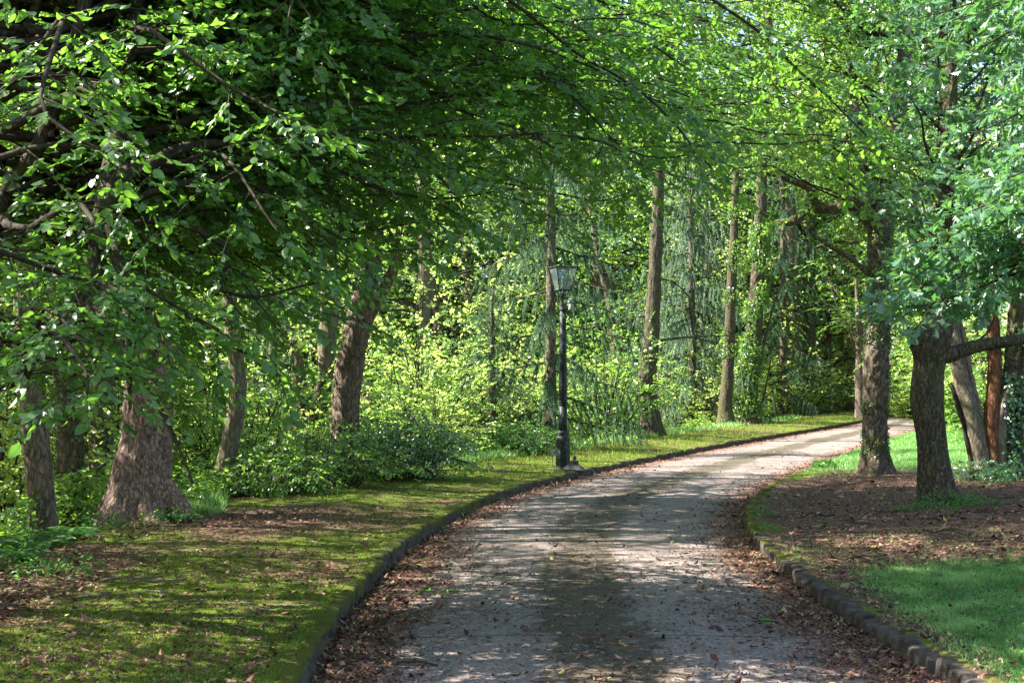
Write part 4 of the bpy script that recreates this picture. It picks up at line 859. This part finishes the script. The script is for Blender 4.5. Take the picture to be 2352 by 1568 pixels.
# leaf litter on bare earth and along both road edges
n = 230000; y = cand(n, 5.5, 48, 2.4); w = 5.5; side = g.random(n)
x = np.where(side < .42, XL(y) - g.random(n) * np.minimum(5.5, 2 + y * .3), XR(y) + g.random(n) * np.minimum(9, 2 + y * .45))
mo, la, li = masks(x, y); k = g.random(n) < li ** 1.5 * .9 + .028; x, y = x[k], y[k]
ok = (np.abs(x - XL(y) + .08) > .09) & (np.abs(x - XR(y) - .06) > .08); x, y = x[ok], y[ok]
sz = np.clip(g.lognormal(-3.75, .5, len(x)), .01, .085) * (1 + y * .02)
scatter_leaves('leaf_litter', x, y, H(x, y) + .008 + g.random(len(x)) * .012, sz, sz * .62, M['litter'], T_SIMPLE, g, .35, rnd=g.random(len(x)) ** 1.25)
n = 150000; y = cand(n, 5.5, 60, 2.3); e = np.abs(g.exponential(.17, n)); e = e * (1 + .8 * n2(y * 1.0, y * 0, 1.5, 2, 61)); lft = g.random(n) < .5; wd = XR(y) - XL(y)
x = np.where(lft, XL(y) + .02 + e, XR(y) - .02 - e); uu_ = (x - XL(y)) / wd
keep = (uu_ > .005) & (uu_ < .995) & (g.random(n) < (.35 + .65 * sstep(.4, .6, n2(x, y, .5, 3, 62)))); x, y = x[keep], y[keep]
m_ = 9000; yc = cand(m_, 6, 40, 2.2); xc = XL(yc) + (XR(yc) - XL(yc)) * np.where(g.random(m_) < .6, np.clip(.49 + g.normal(size=m_) * .09, .03, .97), g.uniform(.03, .97, m_)); x = np.concatenate([x, xc]); y = np.concatenate([y, yc])
sz = np.clip(g.lognormal(-3.95, .55, len(x)), .008, .075) * (1 + y * .02)
scatter_leaves('leaf_litter', x, y, road_z(x, y) + .004 + g.random(len(x)) * .008, sz, sz * .5, M['litter'], T_SIMPLE, g, .34, rnd=g.random(len(x)) ** 1.4)
# lawn grass
n = 330000; y = cand(n, 6.5, 15, 1.6); x = XR(y) + .12 + g.random(n) * 4.2; mo, la, li = masks(x, y); k = g.random(n) < (la * 1.0 + .03) * (x / y < .40); x, y = x[k], y[k]
pn = n2(x, y, .35, 3, 63); k = g.random(len(x)) < sstep(.3, .5, pn + .12); x, y, pn = x[k], y[k], pn[k]
hh = g.uniform(.02, .065, len(x)) * (.2 + 1.5 * pn); scatter_leaves('grass', x, y, H(x, y) - .004, hh, .0055, M['grass'], T_BLADE, g, .6, up=True, rnd=np.clip(n2(x, y, .22, 2, 70) * 1.3 - .15 + g.normal(size=len(x)) * .2, 0, 1))
n = 60000; y = cand(n, 6.5, 14, 1.6); x = XR(y) + .15 + g.random(n) * 4.2; mo, la, li = masks(x, y); k = (g.random(n) < la) * (n2(x, y, .3, 2, 71) > .44) * (x / y < .4); x, y = x[k], y[k]
scatter_leaves('clover', x, y, H(x, y) + g.random(len(x)) * .03 + .012, .022, .018, M['fern'], T_SIMPLE, g, .4)
n = 1500; y = cand(n, 6.5, 14, 1.6); x = XR(y) + .15 + g.random(n) * 4; scatter_leaves('leaf_litter', x, y, H(x, y) + .035, g.uniform(.02, .05, n), .025, M['litter'], T_SIMPLE, g, .5)
n = 90000; y = cand(n, 25, 62, 1.8); x = np.where(g.random(n) < .5, XR(y) + .2 + g.random(n) * 8, XL(y) - .2 - g.random(n) * 3.2); mo, la, li = masks(x, y); k = g.random(n) < la + .25; x, y = x[k], y[k]
hh = g.uniform(.03, .08, len(x)) + (g.random(len(x)) < .06) * .08; kl = x < XL(y)
for kk_, mt in ((kl, 'mossgrass'), (~kl, 'grass')): scatter_leaves('grass', x[kk_], y[kk_], H(x[kk_], y[kk_]) - .004, hh[kk_], .012, M[mt], T_BLADE, g, .4, up=True)
# short mossy turf on the verge
n = 330000; y = cand(n, 5.8, 34, 2.1); x = XL(y) + .0 - np.minimum(g.random(n) * 3.6, g.random(n) * 12); mo, la, li = masks(x, y); nn = n2(x, y, .45, 3, 64); k = g.random(n) < np.clip(mo * 1.2, 0, 1) * sstep(.35, .6, nn + mo * .3) * .9; x, y = x[k], y[k]
hh = g.uniform(.008, .026, len(x)); scatter_leaves('moss', x, y, H(x, y) - .004, hh, .006 + .0003 * y, M['mossgrass'], T_BLADE, g, .7, up=True, rnd=np.clip(n2(x, y, .3, 2, 66) + g.normal(size=len(x)) * .15, 0, 1))
# tall grass fringe at the back of the verge
n = 40000; y = cand(n, 17, 60, 1.9); x = XL(y) - 2.7 - np.abs(g.normal(size=n)) * .8 ; k = n2(x, y, .8, 2, 65) > .42; x, y = x[k], y[k]
hh = g.uniform(.06, .26, len(x)) * (.4 + n2(x, y, 1.2, 2, 67)); scatter_leaves('grass', x, y, H(x, y) - .01, hh, .007 + .0003 * y, M['grass'], T_BLADE, g, .5, up=True)
# low leafy undergrowth on the slope
n = 170000; y = cand(n, 11, 60, 1.7); x = XL(y) - np.where(y < 19, 4.1, 3.4) - g.random(n) ** 1.3 * (6 + y * .35); cl = n2(x, y, 1.6, 3, 68); k = (cl > .36) & (x > -.46 * y - 1); x, y = x[k], y[k]; hgt = np.clip((n2(x, y, 1.6, 3, 68) - .36) * 3.2, 0, 1)
z = H(x, y) + g.random(len(x)) ** .6 * hgt * np.where(y < 15, .45, .85); sz = g.uniform(.045, .09, len(x)) * (1 + y * .008)
scatter_leaves('undergrowth', x, y, z, sz, sz * .7, M['lime'], T_SIMPLE, g, .45)
n = 60000; y = cand(n, 36, 75, 1.7); x = XR(y) + 6.5 + g.random(n) * 14; k = n2(x, y, 1.6, 3, 69) > .42; x, y = x[k], y[k]
z = H(x, y) + g.random(len(x)) * .7; scatter_leaves('undergrowth', x, y, z, g.uniform(.08, .13, len(x)), .08, M['lime'], T_SIMPLE, g, .45)

# bramble thicket behind the verge: three bushes
def bramble(x0, y0, R, h, seed, label, mat='lime', n=150, leaf=.06):
    root = ptree('bramble_bush', label, x0, y0, 'bush'); g = np.random.default_rng(seed); cr = Crown(seed); mb = MB(); z0 = float(H(x0, y0))
    for k in range(n):
        az = g.uniform(0, 2 * PI); rr = R * math.sqrt(g.random()); e = np.array([x0 + rr * math.cos(az) * 1.25, y0 + rr * math.sin(az), 0]); e[2] = float(H(e[0], e[1])) + h * (1 - .6 * (rr / R) ** 2) * g.uniform(.35, 1)
        b = np.array([x0 + .5 * rr * math.cos(az), y0 + .5 * rr * math.sin(az), 0]); b[2] = float(H(b[0], b[1])) - .05; md = (b + e) / 2; md[2] = e[2] * .98 + .1
        branch_out(mb, cr, [b, md, e], .008, .003, g, sub=3.2, sublen=.38, start=.25, twig=.09, spray=.16, droop=.2, sides=4)
    s = mb.build('stem', M['bark_twig'], None, True); s['kind'] = 'stuff'; c, _ = cr.build('crown', M[mat], K=5, leaf=leaf, asp=.7, T=T_SIMPLE, tilt=.5, droop=.1)
    print('bramble', len(cr.o) * 5); reparent(root, [s, c]); return root
bramble(xat(700, 21.5), 21.5, 1.5, .95, 501, 'broad pale green bramble bush spreading below the stout forked trunk')
bramble(xat(905, 23.8), 23.8, 1.25, 1.15, 502, 'dark glossy bramble bush at the verge edge right of the pale green one', 'oak')
bramble(xat(590, 20.2), 20.2, 1.0, .6, 503, 'bramble bush at the foot of the thin bowed trunk', 'lime')
bramble(xat(1180, 33), 32.5, 1.3, .7, 504, 'low tangle of bramble behind the verge just left of the lamp post', 'fern')
bramble(xat(700, 27.5), 27.0, 2.0, 1.5, 505, 'tall bramble bush filling the gap behind the brown side stem', 'lime')

# ferns and small weeds
def fern(x0, y0, R, nf, seed, label, group=None, mat='fern'):
    root = ptree('fern', label, x0, y0, 'fern'); tag(root, group=group); g = np.random.default_rng(seed); pos = []; ax = []; nr = []; L = []; z0 = float(H(x0, y0)); mb = MB()
    for k in range(nf):
        az = 2 * PI * k / nf + g.normal() * .2; r = R * g.uniform(.7, 1.1); d = np.array([math.cos(az), math.sin(az), 0]); m = 26; s = np.linspace(0, 1, m)
        sp = np.array([x0, y0, z0]) + d * (s * r)[:, None]; sp[:, 2] += r * (.95 * s - .85 * s ** 2); T_ = nz(np.gradient(sp, axis=0)); b = nz(np.cross(T_, [0, 0, 1.])); mb.quads(*tube(sp, np.linspace(.004, .001, m), 3))
        wl = .26 * r * np.sin(np.clip(s * 1.02 + .08, 0, 1) * PI) ** .7
        for sg in (-1, 1): pos.append(sp); ax.append(b * sg + T_ * .35 + [0, 0, -.15]); nr.append(np.cross(b, T_) + g.normal(size=(m, 3)) * .1); L.append(wl)
    c = leaves('frond', M[mat], np.concatenate(pos), np.concatenate(ax), np.concatenate(nr), np.concatenate(L), .030 * R / .5, T_SIMPLE, g.random(len(np.concatenate(L))))
    reparent(root, [c, mb.build('stem', M['fern'], None)]); return root
for k, (px_, Y_, R_, lb) in enumerate(((70, 13.4, .55, 'fern with arching fronds at the very left edge of the verge'), (150, 14.2, .5, 'fern between the slim brown trunk and the bare leafy earth'), (20, 14.6, .6, 'fern half hidden behind the leftmost fern at the frame edge'), (215, 15.3, .35, 'small fern at the left flank of the massive trunk'),
                                      (415, 16.0, .35, 'small fern on the right hand root of the massive trunk'), (55, 12.4, .4, 'fern on the leafy corner lowest at the frame edge'))):
    fern(xat(px_, Y_), Y_, R_, 9, 520 + k, lb)
def weed(x0, y0, R, n, seed, label, mat='fern', leaf=.045, h=.16, group='leafy weeds by trunks and kerb'):
    root = ptree('weed', label, x0, y0, 'weed'); tag(root, group=group); g = np.random.default_rng(seed); az = g.uniform(0, 2 * PI, n); r = R * np.sqrt(g.random(n)); x = x0 + r * np.cos(az); y = y0 + r * np.sin(az); z = H(x, y) + g.random(n) * h * (1 - .7 * (r / R) ** 2) + .01
    ax = np.stack([np.cos(az), np.sin(az), g.uniform(-.2, .6, n)], 1) + g.normal(size=(n, 3)) * .4; c = leaves('foliage', M[mat], np.stack([x, y, z], 1), ax, np.array([0, 0, 1.]) + g.normal(size=(n, 3)) * .35, leaf * g.uniform(.6, 1.2, n), leaf * .55, T_SIMPLE, g.random(n))
    reparent(root, [c])
rw = [(2175, 18.2, .42, 420, 'patch of small leafy weeds round the foot of the burred oak', 'fern', .05, .2), (2120, 17.6, .4, 300, 'patch of sunlit weeds before the foot of the burred oak', 'fern', .04, .1), (2230, 18.4, .35, 220, 'weeds right of the burred oak foot', 'fern', .05, .15),
      (2250, 22.8, .5, 420, 'dark weeds round the foot of the many stemmed clump', 'oak', .08, .4), (2330, 22.3, .6, 420, 'leafy weeds at the right foot of the many stemmed clump', 'oak', .08, .35),
      (1752, 17.6, .12, 70, 'pale weed tuft behind the mossy kerb bend', 'fern', .05, .12), (1765, 15.6, .08, 36, 'tiny weed behind the kerb below the pale tuft', 'fern', .05, .1), (1895, 28.5, .25, 160, 'broad leaved weed on the kerb line where the lawn meets the drive', 'fern', .10, .16),
      (395, 15.8, .35, 240, 'weeds over the roots on the right of the massive trunk', 'fern', .045, .2), (300, 15.4, .25, 120, 'weeds before the massive trunk', 'fern', .04, .1), (215, 15.2, .3, 200, 'weeds at the left foot of the massive trunk', 'fern', .05, .25),
      (120, 11.2, .3, 160, 'dark weed clump on the leafy corner of the verge', 'fern', .05, .22), (170, 11.6, .25, 120, 'second dark weed clump on the leafy corner', 'fern', .05, .18), (40, 11.8, .3, 160, 'weed clump at the frame edge on the leafy corner', 'fern', .05, .2)]
for k, (px_, Y_, R_, n_, lb, mt, lf_, h_) in enumerate(rw): weed(xat(px_, Y_), Y_, R_, n_, 540 + k, lb, mt, lf_, h_, None)
# ivy leaves on the ivy clad trunk: a part of that tree
def ivy_on(tree, seed, n, z0, z1, thr, size, mat='ivy', out=.02):
    g = np.random.default_rng(seed); t_ = [c for c in tree.children if c.name.startswith('trunk')][0]; me = t_.data
    a = np.empty(len(me.vertices) * 3, np.float32); me.vertices.foreach_get('co', a); a = a.reshape(-1, 3); nn_ = np.empty(len(me.vertices) * 3, np.float32); me.vertices.foreach_get('normal', nn_); nn_ = nn_.reshape(-1, 3)
    w_ = (a[:, 2] > z0) & (a[:, 2] < z1) & (vnoise(a * (.15 / size), seed) > thr) & (nn_[:, 1] < .5); id_ = g.choice(np.flatnonzero(w_), n)
    ps = a[id_] + nn_[id_] * (out * (.4 + g.random((n, 1)))); leaves('ivy', M[mat], ps, np.array([0, 0, -.6]) + g.normal(size=ps.shape) * .5, nn_[id_] + g.normal(size=ps.shape) * .45, size * g.uniform(.6, 1.2, n), size * .75, T_SIMPLE, g.random(n), tree)
ivy_on(shr, 564, 2600, .1, 3.2, .42, .07, 'oak', .10)
ivy_on(ivt, 560, 3400, .3, 4.6, .47, .045)
for o_ in list(bpy.data.objects):
    if o_.get('label', '').startswith('dark trunk clad in climbing'): ivy_on(o_, 561, 5200, .2, 8.0, .36, .09, 'lime', .14)
    if o_.get('label', '').startswith('slender grey trunk on the verge'): ivy_on(o_, 562, 900, 2.5, 8.0, .5, .08, 'lime', .10)
    if o_.get('label', '').startswith('dark furrowed ivy hung'): ivy_on(o_, 563, 1600, .2, 5.0, .45, .06, 'ivy', .06)
# things lying on the drive
def sprig(px_, Y_, n, seed, label, mat='hornbeam', cat='twig', leaf=.07, spread=.16):
    x0, y0 = xat(px_, Y_), Y_; root = thing('fallen_sprig', (x0, y0, float(road_z(x0, y0))), label, cat); g = np.random.default_rng(seed); x = x0 + np.linspace(-spread, spread, n) + g.normal(size=n) * .02; y = y0 + g.normal(size=n) * .05
    mb = MB(); mb.quads(*tube(resample([[x0 - spread, y0, 0], [x0, y0 + .02, 0], [x0 + spread, y0 - .02, 0]], n=8) + [0, 0, float(road_z(x0, y0)) + .012], .003, 4)); c = leaves('foliage', M[mat], np.stack([x, y, road_z(x, y) + .012], 1), g.normal(size=(n, 3)) * [1, 1, .12], np.array([0, 0, 1.]) + g.normal(size=(n, 3)) * .3, leaf, leaf * .65, T_OVATE, g.random(n))
    reparent(root, [c, mb.build('stem', M['bark_twig'], None)])
sprig(1010, 11.35, 16, 571, 'green leafy sprig fallen on the litter left of the drive\'s middle')
sprig(1755, 9.9, 7, 572, 'small green sprig lying in litter by the bare kerb stones', spread=.08)
def fallen(px_, py_, rn, seed, label, size=.09):
    Y_ = CAM_Z * FPX / (py_ - 900); x0 = xat(px_, Y_); g = np.random.default_rng(seed); o = leaves('fallen_leaf', M['litter'], np.zeros((1, 3)), g.normal(size=(1, 3)) * [1, 1, .1], np.array([[.25, -.3, 1.]]), size, size * .7, T_OVATE, np.array([rn])); o.location = (x0, Y_, float(road_z(x0, Y_)) + .012); tag(o, label, 'leaf')
fallen(1243, 1308, .985, 1, 'upturned lime green leaf alone on the drive near its dark mossy middle', .10); fallen(1133, 1407, .94, 2, 'yellow leaf on the near part of the drive left of the moss strip'); fallen(1068, 1305, .3, 3, 'curled brown leaf on the drive above the green sprig'); fallen(1360, 1284, .1, 4, 'dark curled leaf in the middle of the drive', .10)
fallen(1780, 1430, .95, 5, 'yellow leaf by the litter near the bare kerb stones'); fallen(1912, 1498, .97, 6, 'pale yellow leaf on the litter nearest the lower right kerb')
o = bpy.data.objects
mb = MB(); Y_ = 8.35; x0 = xat(960, Y_); mb.quads(*tube(wobble(resample([[x0 - .12, Y_, .02], [x0, Y_ + .01, .03], [x0 + .12, Y_ - .01, .018]], n=12), .01, .05, 4), np.linspace(.004, .007, 12), 5)); tag(mb.build('fallen_twig', M['bark_twig'], None), 'thin dark twig lying on the nearest stretch of the drive', 'twig')

# dead twigs strewn about
g = np.random.default_rng(601); tws = []
for k in range(4):
    mb = MB(); p = wobble(resample([[-.16, 0, .01], [0, .02, .022], [.18, -.01, .012]], n=14), .018, .07, k * 5); mb.quads(*tube(p, np.linspace(.007, .003, 14), 5))
    q = wobble(resample([p[6], p[6] + [.05, .05, .012], p[6] + [.12, .07, .006]], n=7), .008, .05, k); mb.quads(*tube(q, np.linspace(.004, .002, 7), 4)); tws.append(mb.build('dead_twig', M['bark_pale' if k % 2 else 'bark_twig'], None))
for k in range(46):
    y = 7.5 + 12 * g.random() ** 1.2; left = k % 2
    x = float(XL(y)) - g.uniform(.3, 2.9) if left else float(XR(y)) + g.uniform(.3, 3.5)
    if not left and y < 11.5: y = 11.5 + 6 * g.random(); x = float(XR(y)) + g.uniform(.3, 3.5)
    o = tws[k] if k < 4 else tws[k % 4].copy()
    if k >= 4: COL.objects.link(o)
    o.location = (x, y, float(H(x, y)) + .008); o.rotation_euler = (0, 0, g.uniform(0, 6.28)); sc = g.uniform(.6, 1.7); o.scale = (sc, sc, sc)
    tag(o, 'thin dead twig strewn on the mossy verge' if left else 'thin dead twig strewn on the bare brown earth under the burred oak', 'twig', 'dead twigs on the verge' if left else 'dead twigs under the burred oak')
